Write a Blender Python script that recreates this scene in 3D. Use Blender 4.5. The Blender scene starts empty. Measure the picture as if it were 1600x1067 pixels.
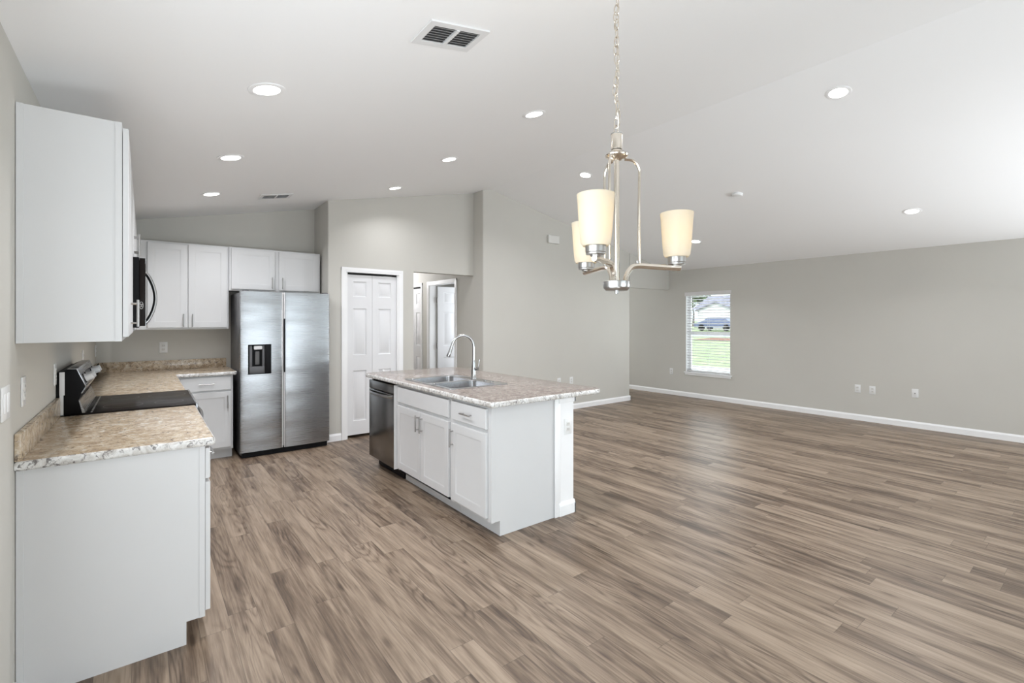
import bpy, bmesh, math, random
from mathutils import Vector, Matrix
random.seed(7)
D = bpy.data; SC = bpy.context.scene; COL = SC.collection
PI = math.pi

# ------------------------------------------------------------------ camera, sky, light
YAW = 0.6575; FPX = 745.0; CAMZ = 1.4386
cd = D.cameras.new('camera'); cam = D.objects.new('camera', cd); COL.objects.link(cam)
cam.location = (0, 0, CAMZ); cam.rotation_euler = (PI/2, 0, -YAW)
cd.sensor_width = 36; cd.lens = FPX/1600*36; cd.shift_y = -31.2/1600; cd.clip_start = .03; cd.clip_end = 400
SC.camera = cam
SC.view_settings.view_transform = 'Standard'; SC.view_settings.look = 'None'
SC.view_settings.exposure = 0.27; SC.view_settings.gamma = 1.0; SC.view_settings.use_curve_mapping = False

wd = D.worlds.new('world'); SC.world = wd; wd.use_nodes = True
bgn = wd.node_tree.nodes['Background']; bgn.inputs[0].default_value = (.80, .90, 1.0, 1); bgn.inputs[1].default_value = 2.3

def lamp(name, kind, loc, rot, energy, color=(1, 1, 1), parent=None, **k):
    l = D.lights.new(name, kind); l.energy = energy; l.color = color
    for a, b in k.items(): setattr(l, a, b)
    o = D.objects.new(name, l); o.location = loc; o.rotation_euler = rot; COL.objects.link(o)
    if parent: o.parent = parent
    return o
lamp('sun', 'SUN', (0, 0, 30), (math.radians(8), math.radians(-38), 0), 3.5, (1, .96, .9), angle=.01)
# added fill lamps, as if daylight came through unseen openings around the camera
DAY = (.90, .95, 1.0)
PW = dict(door=8, rear=4, side=8, left=38, doorup=58, rearup=11, sideup=56, leftup=2.2, front=13, bedroom=16, foyer=46, hall=20, down=10.0, bulb=3.2)
R_ = math.radians
lamp('fill_sliding_door', 'AREA', (2.0, -3.20, 1.08), (R_(90), 0, 0), PW['door'], DAY, shape='RECTANGLE', size=3.2, size_y=1.95)
lamp('fill_rear_window', 'AREA', (6.1, -3.20, 1.35), (R_(90), 0, 0), PW['rear'], DAY, shape='RECTANGLE', size=2.6, size_y=1.4)
lamp('fill_side_window', 'AREA', (8.15, -1.3, 1.3), (R_(90), 0, R_(90)), PW['side'], DAY, shape='RECTANGLE', size=2.0, size_y=1.5)
lamp('fill_left_door', 'AREA', (-.30, .55, 1.08), (R_(90), 0, R_(-90)), PW['left'], DAY, shape='RECTANGLE', size=2.3, size_y=1.95)
# added lamps tilted up to brighten the ceiling, with no real source
lamp('upfill_door', 'AREA', (2.0, -3.0, .5), (R_(155), 0, 0), PW['doorup'], (.90, .95, 1.0), shape='RECTANGLE', size=3.2, size_y=.7)
lamp('upfill_rear', 'AREA', (6.1, -3.0, .9), (R_(118), 0, 0), PW['rearup'], (.90, .95, 1.0), shape='RECTANGLE', size=2.6, size_y=.6, spread=R_(55))
lamp('upfill_side', 'AREA', (8.0, -1.3, .8), (R_(120), 0, R_(70)), PW['sideup'], (.90, .95, 1.0), shape='RECTANGLE', size=2.0, size_y=.6)
lamp('upfill_left', 'AREA', (.25, .1, .45), (R_(128), 0, R_(-5)), PW['leftup'], (.90, .95, 1.0), shape='RECTANGLE', size=.9, size_y=.5, spread=R_(62))
lamp('daylight_front_window', 'AREA', (8.42, 4.77, 1.22), (R_(90), 0, R_(90)), PW['front'], DAY, shape='RECTANGLE', size=.84, size_y=1.45)
lamp('fill_bedroom', 'AREA', (5.0, 6.4, 1.5), (R_(90), 0, R_(25)), PW['bedroom'], DAY, shape='RECTANGLE', size=.8, size_y=1.4)  # added fill for the open door slab, no window modelled here
lamp('fill_foyer', 'AREA', (7.7, 9.2, 1.2), (R_(-90), 0, 0), PW['foyer'], DAY, shape='RECTANGLE', size=.8, size_y=1.8)  # unseen fill lamp added to brighten the foyer and the wall corner
lamp('fill_hall', 'POINT', (3.3, 8.2, 2.25), (0, 0, 0), PW['hall'], (.97, .97, 1), shadow_soft_size=.12)  # bare point lamp added to light the hall, without a fixture

# ------------------------------------------------------------------ materials
def mat(name, col=(.8, .8, .8), rough=.5, metal=0.0, spec=.5, noise=0.0, nscale=4, bump=0.0, bscale=200, coat=0.0, aniso=0.0):
    m = D.materials.new(name); m.use_nodes = True; nt = m.node_tree; b = nt.nodes['Principled BSDF']
    b.inputs['Base Color'].default_value = (*col, 1); b.inputs['Roughness'].default_value = rough
    b.inputs['Metallic'].default_value = metal; b.inputs['Specular IOR Level'].default_value = spec
    b.inputs['Coat Weight'].default_value = coat
    tc = nt.nodes.new('ShaderNodeTexCoord')
    if noise:
        n = nt.nodes.new('ShaderNodeTexNoise'); n.inputs['Scale'].default_value = nscale; n.inputs['Detail'].default_value = 3
        nt.links.new(tc.outputs['Object'], n.inputs['Vector'])
        r = nt.nodes.new('ShaderNodeValToRGB')
        r.color_ramp.elements[0].position = .3; r.color_ramp.elements[1].position = .7
        r.color_ramp.elements[0].color = (*[c*(1-noise) for c in col], 1); r.color_ramp.elements[1].color = (*[min(1, c*(1+noise)) for c in col], 1)
        nt.links.new(n.outputs['Fac'], r.inputs['Fac']); nt.links.new(r.outputs['Color'], b.inputs['Base Color'])
    if bump:
        n = nt.nodes.new('ShaderNodeTexNoise'); n.inputs['Scale'].default_value = bscale; n.inputs['Detail'].default_value = 2
        nt.links.new(tc.outputs['Object'], n.inputs['Vector'])
        bp = nt.nodes.new('ShaderNodeBump'); bp.inputs['Strength'].default_value = bump; bp.inputs['Distance'].default_value = .002
        nt.links.new(n.outputs['Fac'], bp.inputs['Height']); nt.links.new(bp.outputs['Normal'], b.inputs['Normal'])
    return m
def emis(name, col, s):
    m = mat(name, col, .4); b = m.node_tree.nodes['Principled BSDF']
    b.inputs['Emission Color'].default_value = (*col, 1); b.inputs['Emission Strength'].default_value = s
    return m
M = {}
M['wall'] = mat('greige_wall_paint', (.605, .588, .543), .6, spec=.3, noise=.012, nscale=2, bump=.12, bscale=260)
M['ceiling'] = mat('white_ceiling_paint', (.93, .93, .93), .8, spec=.2, bump=.1, bscale=200)
M['trim'] = mat('white_trim_paint', (.93, .93, .93), .35, noise=.01)
M['cab'] = mat('white_cabinet_laminate', (.665, .665, .665), .38, noise=.008)
M['door'] = mat('white_door_paint', (.80, .80, .81), .45, noise=.01)
M['nickel'] = mat('brushed_nickel', (.44, .43, .42), .28, 1.0, bump=.1, bscale=300)
M['chrome'] = mat('stainless_faucet', (.50, .50, .50), .17, 1.0, noise=.03)
M['warmnickel'] = mat('chandelier_nickel', (.70, .64, .56), .22, 1.0, noise=.03)
M['black'] = mat('black_plastic', (.006, .006, .007), .5, spec=.15, noise=.1)
M['rubber'] = mat('dark_gap', (.01, .01, .01), .8, noise=.1)
M['blackglass'] = mat('black_ceramic_glass', (.016, .013, .012), .22, spec=.05, noise=.1)
M['plate'] = mat('white_plastic_plate', (.82, .82, .81), .3, noise=.01)
M['slot'] = mat('grey_socket_slot', (.12, .12, .12), .5, noise=.1)
M['bulb'] = emis('glowing_bulb', (1, .86, .62), 5)
M['led'] = emis('glowing_led_lens', (1, .98, .94), 9)
M['slat'] = mat('white_blind_slat', (.74, .72, .72), .45, noise=.01)
M['vent'] = mat('white_vent_metal', (.78, .78, .78), .45, noise=.01)
M['ventdark'] = mat('vent_gap_shade', (.07, .07, .07), .7, noise=.1)
M['chimes'] = mat('ivory_plastic', (.74, .73, .70), .45, noise=.01)

def brushed(name, col, rough, horiz=True, strength=.05, wavy=0.0):
    m = mat(name, col, rough, 1.0); nt = m.node_tree; b = nt.nodes['Principled BSDF']
    tc = nt.nodes.new('ShaderNodeTexCoord'); mp = nt.nodes.new('ShaderNodeMapping')
    mp.inputs['Scale'].default_value = (3, 3, 500) if horiz else (300, 300, 3)
    n = nt.nodes.new('ShaderNodeTexNoise'); n.inputs['Scale'].default_value = 1.0; n.inputs['Detail'].default_value = 3
    nt.links.new(tc.outputs['Object'], mp.inputs['Vector']); nt.links.new(mp.outputs[0], n.inputs['Vector'])
    bp = nt.nodes.new('ShaderNodeBump'); bp.inputs['Strength'].default_value = strength; bp.inputs['Distance'].default_value = .001
    nt.links.new(n.outputs['Fac'], bp.inputs['Height'])
    last = bp
    if wavy:
        mp2 = nt.nodes.new('ShaderNodeMapping'); mp2.inputs['Scale'].default_value = (1.2, 1.2, 5)
        n2 = nt.nodes.new('ShaderNodeTexNoise'); n2.inputs['Scale'].default_value = 1.0; n2.inputs['Detail'].default_value = 1
        nt.links.new(tc.outputs['Object'], mp2.inputs['Vector']); nt.links.new(mp2.outputs[0], n2.inputs['Vector'])
        bp2 = nt.nodes.new('ShaderNodeBump'); bp2.inputs['Strength'].default_value = wavy; bp2.inputs['Distance'].default_value = .02
        nt.links.new(n2.outputs['Fac'], bp2.inputs['Height']); nt.links.new(bp.outputs['Normal'], bp2.inputs['Normal']); last = bp2
    nt.links.new(last.outputs['Normal'], b.inputs['Normal'])
    # faint tonal brushing
    r = nt.nodes.new('ShaderNodeMapRange'); r.inputs['To Min'].default_value = rough*.85; r.inputs['To Max'].default_value = rough*1.2
    nt.links.new(n.outputs['Fac'], r.inputs['Value']); nt.links.new(r.outputs[0], b.inputs['Roughness'])
    return m
M['steel'] = brushed('brushed_stainless_steel', (.39, .395, .405), .27, True, .008, .35)
M['darksteel'] = brushed('dark_stainless_steel', (.24, .235, .23), .20, False, .04, .12)
M['sinksteel'] = brushed('sink_stainless_steel', (.55, .55, .56), .20, True, .03)
M['fridgeside'] = mat('grey_fridge_side', (.12, .12, .125), .45, .2, bump=.2, bscale=400)

def granite(name, cols, dark):
    m = D.materials.new(name); m.use_nodes = True; nt = m.node_tree; b = nt.nodes['Principled BSDF']
    tc = nt.nodes.new('ShaderNodeTexCoord')
    def noise(s, det, rough=.6, dist=0.0):
        n = nt.nodes.new('ShaderNodeTexNoise'); n.inputs['Scale'].default_value = s; n.inputs['Detail'].default_value = det
        n.inputs['Roughness'].default_value = rough; n.inputs['Distortion'].default_value = dist
        nt.links.new(tc.outputs['Object'], n.inputs['Vector']); return n
    def ramp(src, els):
        r = nt.nodes.new('ShaderNodeValToRGB'); cr = r.color_ramp
        cr.elements[0].position, cr.elements[0].color = els[0][0], (*els[0][1], 1)
        cr.elements[1].position, cr.elements[1].color = els[-1][0], (*els[-1][1], 1)
        for p, c in els[1:-1]:
            e = cr.elements.new(p); e.color = (*c, 1)
        nt.links.new(src, r.inputs['Fac']); return r
    base = ramp(noise(22, 5, .65, .8).outputs['Fac'], list(zip((.34, .46, .55, .66), cols)))
    fl = ramp(noise(42, 6, .7, 1.2).outputs['Fac'], [(.38, (1, 1, 1)), (.46, (0, 0, 0))])
    fl2 = ramp(noise(120, 3, .6, .5).outputs['Fac'], [(.60, (0, 0, 0)), (.70, (1, 1, 1))])
    mx = nt.nodes.new('ShaderNodeMixRGB'); mx.inputs[2].default_value = (*dark, 1)
    f = nt.nodes.new('ShaderNodeMath'); f.operation = 'MULTIPLY'; f.inputs[1].default_value = .92
    nt.links.new(fl.outputs['Color'], f.inputs[0]); nt.links.new(f.outputs[0], mx.inputs[0]); nt.links.new(base.outputs[0], mx.inputs[1])
    mx2 = nt.nodes.new('ShaderNodeMixRGB'); mx2.inputs[2].default_value = (.82, .80, .76, 1)
    f2 = nt.nodes.new('ShaderNodeMath'); f2.operation = 'MULTIPLY'; f2.inputs[1].default_value = .45
    nt.links.new(fl2.outputs['Color'], f2.inputs[0]); nt.links.new(f2.outputs[0], mx2.inputs[0]); nt.links.new(mx.outputs[0], mx2.inputs[1])
    nt.links.new(mx2.outputs[0], b.inputs['Base Color'])
    b.inputs['Roughness'].default_value = .2
    return m
M['stone'] = granite('speckled_stone_laminate', [(.38, .28, .195), (.52, .41, .285), (.62, .51, .38), (.74, .68, .58)], (.17, .125, .095))
M['edge'] = granite('daylit_edge_laminate', [(.48, .45, .42), (.64, .62, .59), (.75, .74, .72), (.82, .82, .80)], (.13, .115, .11))  # same laminate; daylight on the edges painted in as a paler tone
M['stone2'] = granite('pinkish_speckled_stone_laminate', [(.18, .14, .12), (.255, .205, .18), (.32, .27, .24), (.41, .37, .34)], (.12, .095, .085))

def floor_mat():
    m = D.materials.new('vinyl_plank_floor'); m.use_nodes = True; nt = m.node_tree; b = nt.nodes['Principled BSDF']
    N = nt.nodes.new; L = nt.links.new
    tc = N('ShaderNodeTexCoord'); sp = N('ShaderNodeSeparateXYZ'); L(tc.outputs['Object'], sp.inputs[0])
    def mth(op, a, bb=None, c=None):
        n = N('ShaderNodeMath'); n.operation = op
        for i, v in enumerate((a, bb, c)):
            if v is None: continue
            if isinstance(v, (int, float)): n.inputs[i].default_value = v
            else: L(v, n.inputs[i])
        return n.outputs[0]
    W = .122; LEN = 1.22
    xs = mth('DIVIDE', mth('ADD', sp.outputs['X'], .04), W); ix = mth('FLOOR', xs); fx = mth('SUBTRACT', xs, ix)
    wn = N('ShaderNodeTexWhiteNoise'); wn.noise_dimensions = '1D'; L(ix, wn.inputs['W'])
    ys = mth('ADD', mth('DIVIDE', sp.outputs['Y'], LEN), wn.outputs['Value']); iy = mth('FLOOR', ys); fy = mth('SUBTRACT', ys, iy)
    cid = N('ShaderNodeCombineXYZ'); L(ix, cid.inputs[0]); L(iy, cid.inputs[1])
    w2 = N('ShaderNodeTexWhiteNoise'); w2.noise_dimensions = '3D'; L(cid.outputs[0], w2.inputs['Vector'])
    rnd = w2.outputs['Value']; rs = N('ShaderNodeSeparateColor'); L(w2.outputs['Color'], rs.inputs[0])
    # grain coordinates, stretched along the plank, shifted per plank
    def coords(sx, sy, k):
        cc = N('ShaderNodeCombineXYZ')
        L(mth('ADD', mth('MULTIPLY', sp.outputs['X'], sx), mth('MULTIPLY', rs.outputs[0], 37.0*k)), cc.inputs[0])
        L(mth('ADD', mth('MULTIPLY', sp.outputs['Y'], sy), mth('MULTIPLY', rs.outputs[1], 91.0*k)), cc.inputs[1])
        L(mth('MULTIPLY', rs.outputs[2], 13.0), cc.inputs[2])
        return cc.outputs[0]
    def noise(vec, det, dist=0.0, rough=.55):
        n = N('ShaderNodeTexNoise'); n.inputs['Scale'].default_value = 1; n.inputs['Detail'].default_value = det
        n.inputs['Distortion'].default_value = dist; n.inputs['Roughness'].default_value = rough; L(vec, n.inputs['Vector']); return n.outputs['Fac']
    fine = noise(coords(110, 4.5, 1), 4)
    broad = noise(coords(17, 1.6, 1.3), 3, .6)
    # cathedral figure: rings of a stretched noise field
    fld = noise(coords(7.5, .95, .8), 1.5, .35)
    ring = mth('ABSOLUTE', mth('SUBTRACT', mth('FRACT', mth('MULTIPLY', fld, 13.0)), .5))
    ring = mth('POWER', mth('MULTIPLY', ring, 2.0), 2.2)
    patch = noise(coords(5, .8, 2.1), 1)
    pm = N('ShaderNodeMapRange'); pm.inputs['From Min'].default_value = .45; pm.inputs['From Max'].default_value = .62; L(patch, pm.inputs['Value'])
    figure = mth('MULTIPLY', ring, pm.outputs[0])
    # knots
    kn = N('ShaderNodeTexVoronoi'); kn.inputs['Scale'].default_value = 1.0; L(coords(9, 2.6, 1.7), kn.inputs['Vector'])
    km = N('ShaderNodeMapRange'); km.inputs['From Min'].default_value = .16; km.inputs['From Max'].default_value = .02; L(kn.outputs['Distance'], km.inputs['Value'])
    val = mth('ADD', mth('MULTIPLY', fine, .40), mth('MULTIPLY', broad, .62))
    val = mth('ADD', val, mth('MULTIPLY', mth('SUBTRACT', rnd, .5), .17))
    val = mth('SUBTRACT', val, mth('MULTIPLY', figure, .13))
    val = mth('SUBTRACT', val, mth('MULTIPLY', km.outputs[0], .16))
    r = N('ShaderNodeValToRGB'); cr = r.color_ramp
    cr.elements[0].position = .26; cr.elements[0].color = (.070, .046, .030, 1)
    cr.elements[1].position = .74; cr.elements[1].color = (.385, .298, .222, 1)
    for p, c in ((.40, (.144, .100, .069)), (.50, (.232, .171, .121)), (.60, (.306, .232, .169))):
        e = cr.elements.new(p); e.color = (*c, 1)
    L(val, r.inputs['Fac'])
    # seams
    ex = mth('MULTIPLY', mth('MINIMUM', fx, mth('SUBTRACT', 1.0, fx)), W)
    ey = mth('MULTIPLY', mth('MINIMUM', fy, mth('SUBTRACT', 1.0, fy)), LEN)
    ed = mth('MINIMUM', ex, ey)
    sm = N('ShaderNodeMapRange'); sm.inputs['From Min'].default_value = .0004; sm.inputs['From Max'].default_value = .0018
    sm.inputs['To Min'].default_value = .55; sm.inputs['To Max'].default_value = 1.0; L(ed, sm.inputs['Value'])
    mx = N('ShaderNodeMixRGB'); mx.blend_type = 'MULTIPLY'; mx.inputs[0].default_value = 1; L(r.outputs[0], mx.inputs[1])
    cc = N('ShaderNodeCombineColor')
    for i in range(3): L(sm.outputs[0], cc.inputs[i])
    L(cc.outputs[0], mx.inputs[2]); L(mx.outputs[0], b.inputs['Base Color'])
    b.inputs['Roughness'].default_value = .40; b.inputs['Specular IOR Level'].default_value = .42
    mic = N('ShaderNodeTexNoise'); mic.inputs['Scale'].default_value = 60; mic.inputs['Detail'].default_value = 3; L(tc.outputs['Object'], mic.inputs['Vector'])
    h = mth('ADD', mth('MULTIPLY', fine, .5), mth('ADD', mth('MULTIPLY', mic.outputs['Fac'], .6), mth('MULTIPLY', sm.outputs[0], .8)))
    bp = N('ShaderNodeBump'); bp.inputs['Strength'].default_value = .18; bp.inputs['Distance'].default_value = .0012
    L(h, bp.inputs['Height']); L(bp.outputs['Normal'], b.inputs['Normal'])
    return m
M['floor'] = floor_mat()

def shade_mat():
    m = D.materials.new('frosted_glass_shade'); m.use_nodes = True; nt = m.node_tree
    b = nt.nodes['Principled BSDF']; out = nt.nodes['Material Output']
    b.inputs['Base Color'].default_value = (.74, .70, .60, 1); b.inputs['Roughness'].default_value = .35
    t = nt.nodes.new('ShaderNodeBsdfTranslucent'); t.inputs['Color'].default_value = (.60, .53, .39, 1)
    mx = nt.nodes.new('ShaderNodeMixShader'); mx.inputs[0].default_value = .45
    nt.links.new(b.outputs[0], mx.inputs[1]); nt.links.new(t.outputs[0], mx.inputs[2]); nt.links.new(mx.outputs[0], out.inputs['Surface'])
    b.inputs['Emission Color'].default_value = (1, .86, .62, 1); b.inputs['Emission Strength'].default_value = .05
    return m
M['shade'] = shade_mat()
def glass_mat():
    m = D.materials.new('window_glass'); m.use_nodes = True; nt = m.node_tree; out = nt.nodes['Material Output']
    tr = nt.nodes.new('ShaderNodeBsdfTransparent'); tr.inputs[0].default_value = (.94, .97, .96, 1)
    g = nt.nodes.new('ShaderNodeBsdfGlossy'); g.inputs['Roughness'].default_value = .02
    fr = nt.nodes.new('ShaderNodeFresnel'); fr.inputs[0].default_value = 1.45
    mx = nt.nodes.new('ShaderNodeMixShader'); nt.links.new(fr.outputs[0], mx.inputs[0])
    nt.links.new(tr.outputs[0], mx.inputs[1]); nt.links.new(g.outputs[0], mx.inputs[2]); nt.links.new(mx.outputs[0], out.inputs['Surface'])
    return m
M['glass'] = glass_mat()

# ------------------------------------------------------------------ mesh helpers
class MB:
    def __init__(s, mp=None): s.bm = bmesh.new(); s.mp = mp
    def P(s, p): return Vector(s.mp(*p)) if s.mp else Vector(p)
    def box(s, x0, x1, y0, y1, z0, z1, bev=0.0, seg=2):
        t = bmesh.new()
        vs = [t.verts.new(s.P((x, y, z))) for x in (x0, x1) for y in (y0, y1) for z in (z0, z1)]
        for f in ((0, 1, 3, 2), (4, 6, 7, 5), (0, 4, 5, 1), (2, 3, 7, 6), (0, 2, 6, 4), (1, 5, 7, 3)): t.faces.new([vs[i] for i in f])
        if bev: bmesh.ops.bevel(t, geom=list(t.edges), offset=bev, segments=seg, profile=.5, affect='EDGES')
        s.merge(t); return s
    def merge(s, t):
        me = D.meshes.new('tmp'); t.to_mesh(me); t.free(); s.bm.from_mesh(me); D.meshes.remove(me)
    def prism(s, pts, axis, a, b, bev=0.0):
        """pts polygon (2-D) extruded along axis from a to b"""
        t = bmesh.new()
        def mk(p, h):
            if axis == 'x': q = (h, p[0], p[1])
            elif axis == 'y': q = (p[0], h, p[1])
            else: q = (p[0], p[1], h)
            return t.verts.new(s.P(q))
        A = [mk(p, a) for p in pts]; B = [mk(p, b) for p in pts]; n = len(pts)
        t.faces.new(A); t.faces.new(B[::-1])
        for i in range(n): t.faces.new([A[i], B[i], B[(i+1) % n], A[(i+1) % n]])
        if bev: bmesh.ops.bevel(t, geom=list(t.edges), offset=bev, segments=2, profile=.5, affect='EDGES')
        s.merge(t); return s
    def lathe(s, prof, c, n=32, axis='z', close=False):
        rings = []
        for r, h in prof:
            ring = []
            for i in range(n):
                a = 2*PI*i/n; u, v = r*math.cos(a), r*math.sin(a)
                q = {'z': (c[0]+u, c[1]+v, c[2]+h), 'x': (c[0]+h, c[1]+u, c[2]+v), 'y': (c[0]+u, c[1]+h, c[2]+v)}[axis]
                ring.append(s.bm.verts.new(s.P(q)))
            rings.append(ring)
        for k in range(len(rings)-1):
            for i in range(n): s.bm.faces.new([rings[k][i], rings[k][(i+1) % n], rings[k+1][(i+1) % n], rings[k+1][i]])
        if close:
            for i in range(n): s.bm.faces.new([rings[-1][i], rings[-1][(i+1) % n], rings[0][(i+1) % n], rings[0][i]])
        else:
            if prof[0][0] > 1e-4: s.bm.faces.new(rings[0][::-1])
            if prof[-1][0] > 1e-4: s.bm.faces.new(rings[-1])
        return s
    def tube(s, pts, r, n=12, flat=None, closed=False, cap=True):
        """round (or flat a x b) section swept along pts; r number or list"""
        pts = [Vector(s.P(p)) for p in pts]; m = len(pts); rings = []
        up = None
        for k, p in enumerate(pts):
            if closed: d = (pts[(k+1) % m]-pts[k-1]).normalized()
            else: d = (pts[min(k+1, m-1)]-pts[max(k-1, 0)]).normalized()
            if up is None:
                up = Vector((0, 0, 1)) if abs(d.z) < .9 else Vector((1, 0, 0))
            sd = d.cross(up).normalized(); up = sd.cross(d).normalized()
            rr = r[k] if isinstance(r, (list, tuple)) else r
            ring = []
            for i in range(n):
                a = 2*PI*(i+.5)/n if flat else 2*PI*i/n
                if flat:
                    ca, sa = math.cos(a), math.sin(a); q = max(abs(ca), abs(sa)); off = sd*(flat[0]*ca/q)+up*(flat[1]*sa/q)
                else: off = (sd*math.cos(a)+up*math.sin(a))*rr
                ring.append(s.bm.verts.new(p+off))
            rings.append(ring)
        rng = range(m if closed else m-1)
        for k in rng:
            A, B = rings[k], rings[(k+1) % m]
            for i in range(n): s.bm.faces.new([A[i], A[(i+1) % n], B[(i+1) % n], B[i]])
        if cap and not closed: s.bm.faces.new(rings[0][::-1]); s.bm.faces.new(rings[-1])
        return s
    def slab(s, u0, u1, z0, z1, vb, vf, panels, prof, edge=.002):
        """door slab: back at vb, front at vf (v = outward). panels = [(ua,ub,za,zb)]; prof = [(inset, depth)]"""
        us = sorted({u0, u1} | {p[0] for p in panels} | {p[1] for p in panels})
        zs = sorted({z0, z1} | {p[2] for p in panels} | {p[3] for p in panels})
        sg = 1 if vf > vb else -1
        e = edge; t = s.bm; V = lambda u, v, z: t.verts.new(s.P((u, v, z)))
        def cl(a, lo, hi): return min(max(a, lo), hi)
        for i in range(len(us)-1):
            for j in range(len(zs)-1):
                a, b_, c, d = us[i], us[i+1], zs[j], zs[j+1]
                um, zm = (a+b_)/2, (c+d)/2
                ins = [p for p in panels if p[0] < um < p[1] and p[2] < zm < p[3]]
                aa, bb, cc, dd = cl(a, u0+e, u1-e), cl(b_, u0+e, u1-e), cl(c, z0+e, z1-e), cl(d, z0+e, z1-e)
                if not ins:
                    t.faces.new([V(aa, vf, cc), V(bb, vf, cc), V(bb, vf, dd), V(aa, vf, dd)]); continue
        for (a, b_, c, d) in panels:
            prev = [V(a, vf, c), V(b_, vf, c), V(b_, vf, d), V(a, vf, d)]
            for ins, dep in prof:
                cur = [V(a+ins, vf-sg*dep, c+ins), V(b_-ins, vf-sg*dep, c+ins), V(b_-ins, vf-sg*dep, d-ins), V(a+ins, vf-sg*dep, d-ins)]
                for k in range(4): t.faces.new([prev[k], prev[(k+1) % 4], cur[(k+1) % 4], cur[k]])
                prev = cur
            t.faces.new(prev)
        F = [V(u0+e, vf, z0+e), V(u1-e, vf, z0+e), V(u1-e, vf, z1-e), V(u0+e, vf, z1-e)]
        G = [V(u0, vf-sg*e, z0), V(u1, vf-sg*e, z0), V(u1, vf-sg*e, z1), V(u0, vf-sg*e, z1)]
        B = [V(u0, vb, z0), V(u1, vb, z0), V(u1, vb, z1), V(u0, vb, z1)]
        for R_, S_ in ((F, G), (G, B)):
            for k in range(4): t.faces.new([R_[k], R_[(k+1) % 4], S_[(k+1) % 4], S_[k]])
        t.faces.new(B)
        return s
    def build(s, name, m, parent=None, smooth=True, base=None):
        bm = s.bm; bmesh.ops.remove_doubles(bm, verts=bm.verts, dist=1e-5); bmesh.ops.recalc_face_normals(bm, faces=bm.faces)
        off = Vector((0, 0, 0))
        p = parent
        while p is not None: off += p.location; p = p.parent
        if parent is None and base is not None: off = Vector(base)
        bm.transform(Matrix.Translation(-off))
        me = D.meshes.new(name); bm.to_mesh(me); bm.free()
        if smooth:
            me.polygons.foreach_set('use_smooth', [True]*len(me.polygons)); me.set_sharp_from_angle(angle=math.radians(32))
        me.materials.append(m)
        o = D.objects.new(name, me); COL.objects.link(o)
        if parent: o.parent = parent
        elif base is not None: o.location = off
        return o
def thing(name, label, cat, loc=(0, 0, 0), group=None):
    o = D.objects.new(name, None); o.location = loc; o.empty_display_size = .1; COL.objects.link(o)
    o['label'] = label; o['category'] = cat
    if group: o['group'] = group
    return o
def tag(o, label, cat, group=None):
    o['label'] = label; o['category'] = cat
    if group: o['group'] = group
    return o
def struct(o): o['kind'] = 'structure'; return o
def copy_tree(o, parent=None):
    c = o.copy(); COL.objects.link(c); c.parent = parent
    for ch in [x for x in list(D.objects) if x.parent == o]: copy_tree(ch, c)
    return c
def rrect(x0, x1, y0, y1, rs, ins=0.0, n=6):
    """rounded rectangle outline, corner radii rs = (x0y0, x1y0, x1y1, x0y1), shrunk by ins"""
    pts = []
    cs = [(x0, y0, PI, 1, 1), (x1, y0, 1.5*PI, -1, 1), (x1, y1, 0, -1, -1), (x0, y1, .5*PI, 1, -1)]
    for (cx, cy, a0, sx, sy), r in zip(cs, rs):
        ox, oy = cx+sx*r, cy+sy*r; rr = max(r-ins, .0005)
        if r < ins: ox, oy = cx+sx*(ins+.0005), cy+sy*(ins+.0005)
        for k in range(n+1):
            a = a0+PI/2*k/n; pts.append((ox+rr*math.cos(a), oy+rr*math.sin(a)))
    return pts
def loft(mb, loops, cap0=True, cap1=True):
    R_ = [[mb.bm.verts.new(mb.P(p)) for p in lp] for lp in loops]; n = len(R_[0])
    for a, b in zip(R_[:-1], R_[1:]):
        for i in range(n): mb.bm.faces.new([a[i], a[(i+1) % n], b[(i+1) % n], b[i]])
    if cap0: mb.bm.faces.new(R_[0][::-1])
    if cap1: mb.bm.faces.new(R_[-1])
    return R_

# ------------------------------------------------------------------ room shell
XL, XR, XM = -.384, 8.25, 3.933
ZL, ZR, ZM = 2.45, 2.43, 3.33
SL = (ZM-ZL)/(XM-XL); SR = (ZM-ZR)/(XR-XM)
YREAR = -3.3; YK = 6.41; YP = 5.84; YC = 5.59
def zc(x): return ZL+SL*(x-XL) if x < XM else ZM-SR*(x-XM)

struct(MB().box(-.6, 9.0, -3.6, 10.2, -.12, 0).build('floor', M['floor'], smooth=False))
cb = MB()
cb.prism([(XL-.2, zc(XL)-.2*SL), (XM, ZM), (XR+.2, zc(XR)-.2*SR), (XR+.2, ZR+.2), (XM, ZM+.15), (XL-.2, ZL+.15)], 'y', -3.5, YK+.2)
struct(cb.build('ceiling', M['ceiling'], smooth=False))
struct(MB().box(1.9, 9.0, YK+.2, 10.2, 2.44, 2.55).box(1.9, 9.0, YP+.12, YK+.2, 2.44, 2.5).build('ceiling_hall', M['ceiling'], smooth=False))
struct(MB().box(XL-.14, XL, -3.44, -.65, 0, ZL+.01).box(XL-.14, XL, -.65, 1.75, 2.08, ZL+.01).box(XL-.14, XL, 1.75, YK+.14, 0, ZL+.01).build('wall_left', M['wall'], smooth=False))
struct(MB().prism([(XL, 0), (1.9, 0), (1.9, zc(1.9)+.01), (XL, zc(XL)+.01)], 'y', YK, YK+.12).build('wall_kitchen', M['wall'], smooth=False))
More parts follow.
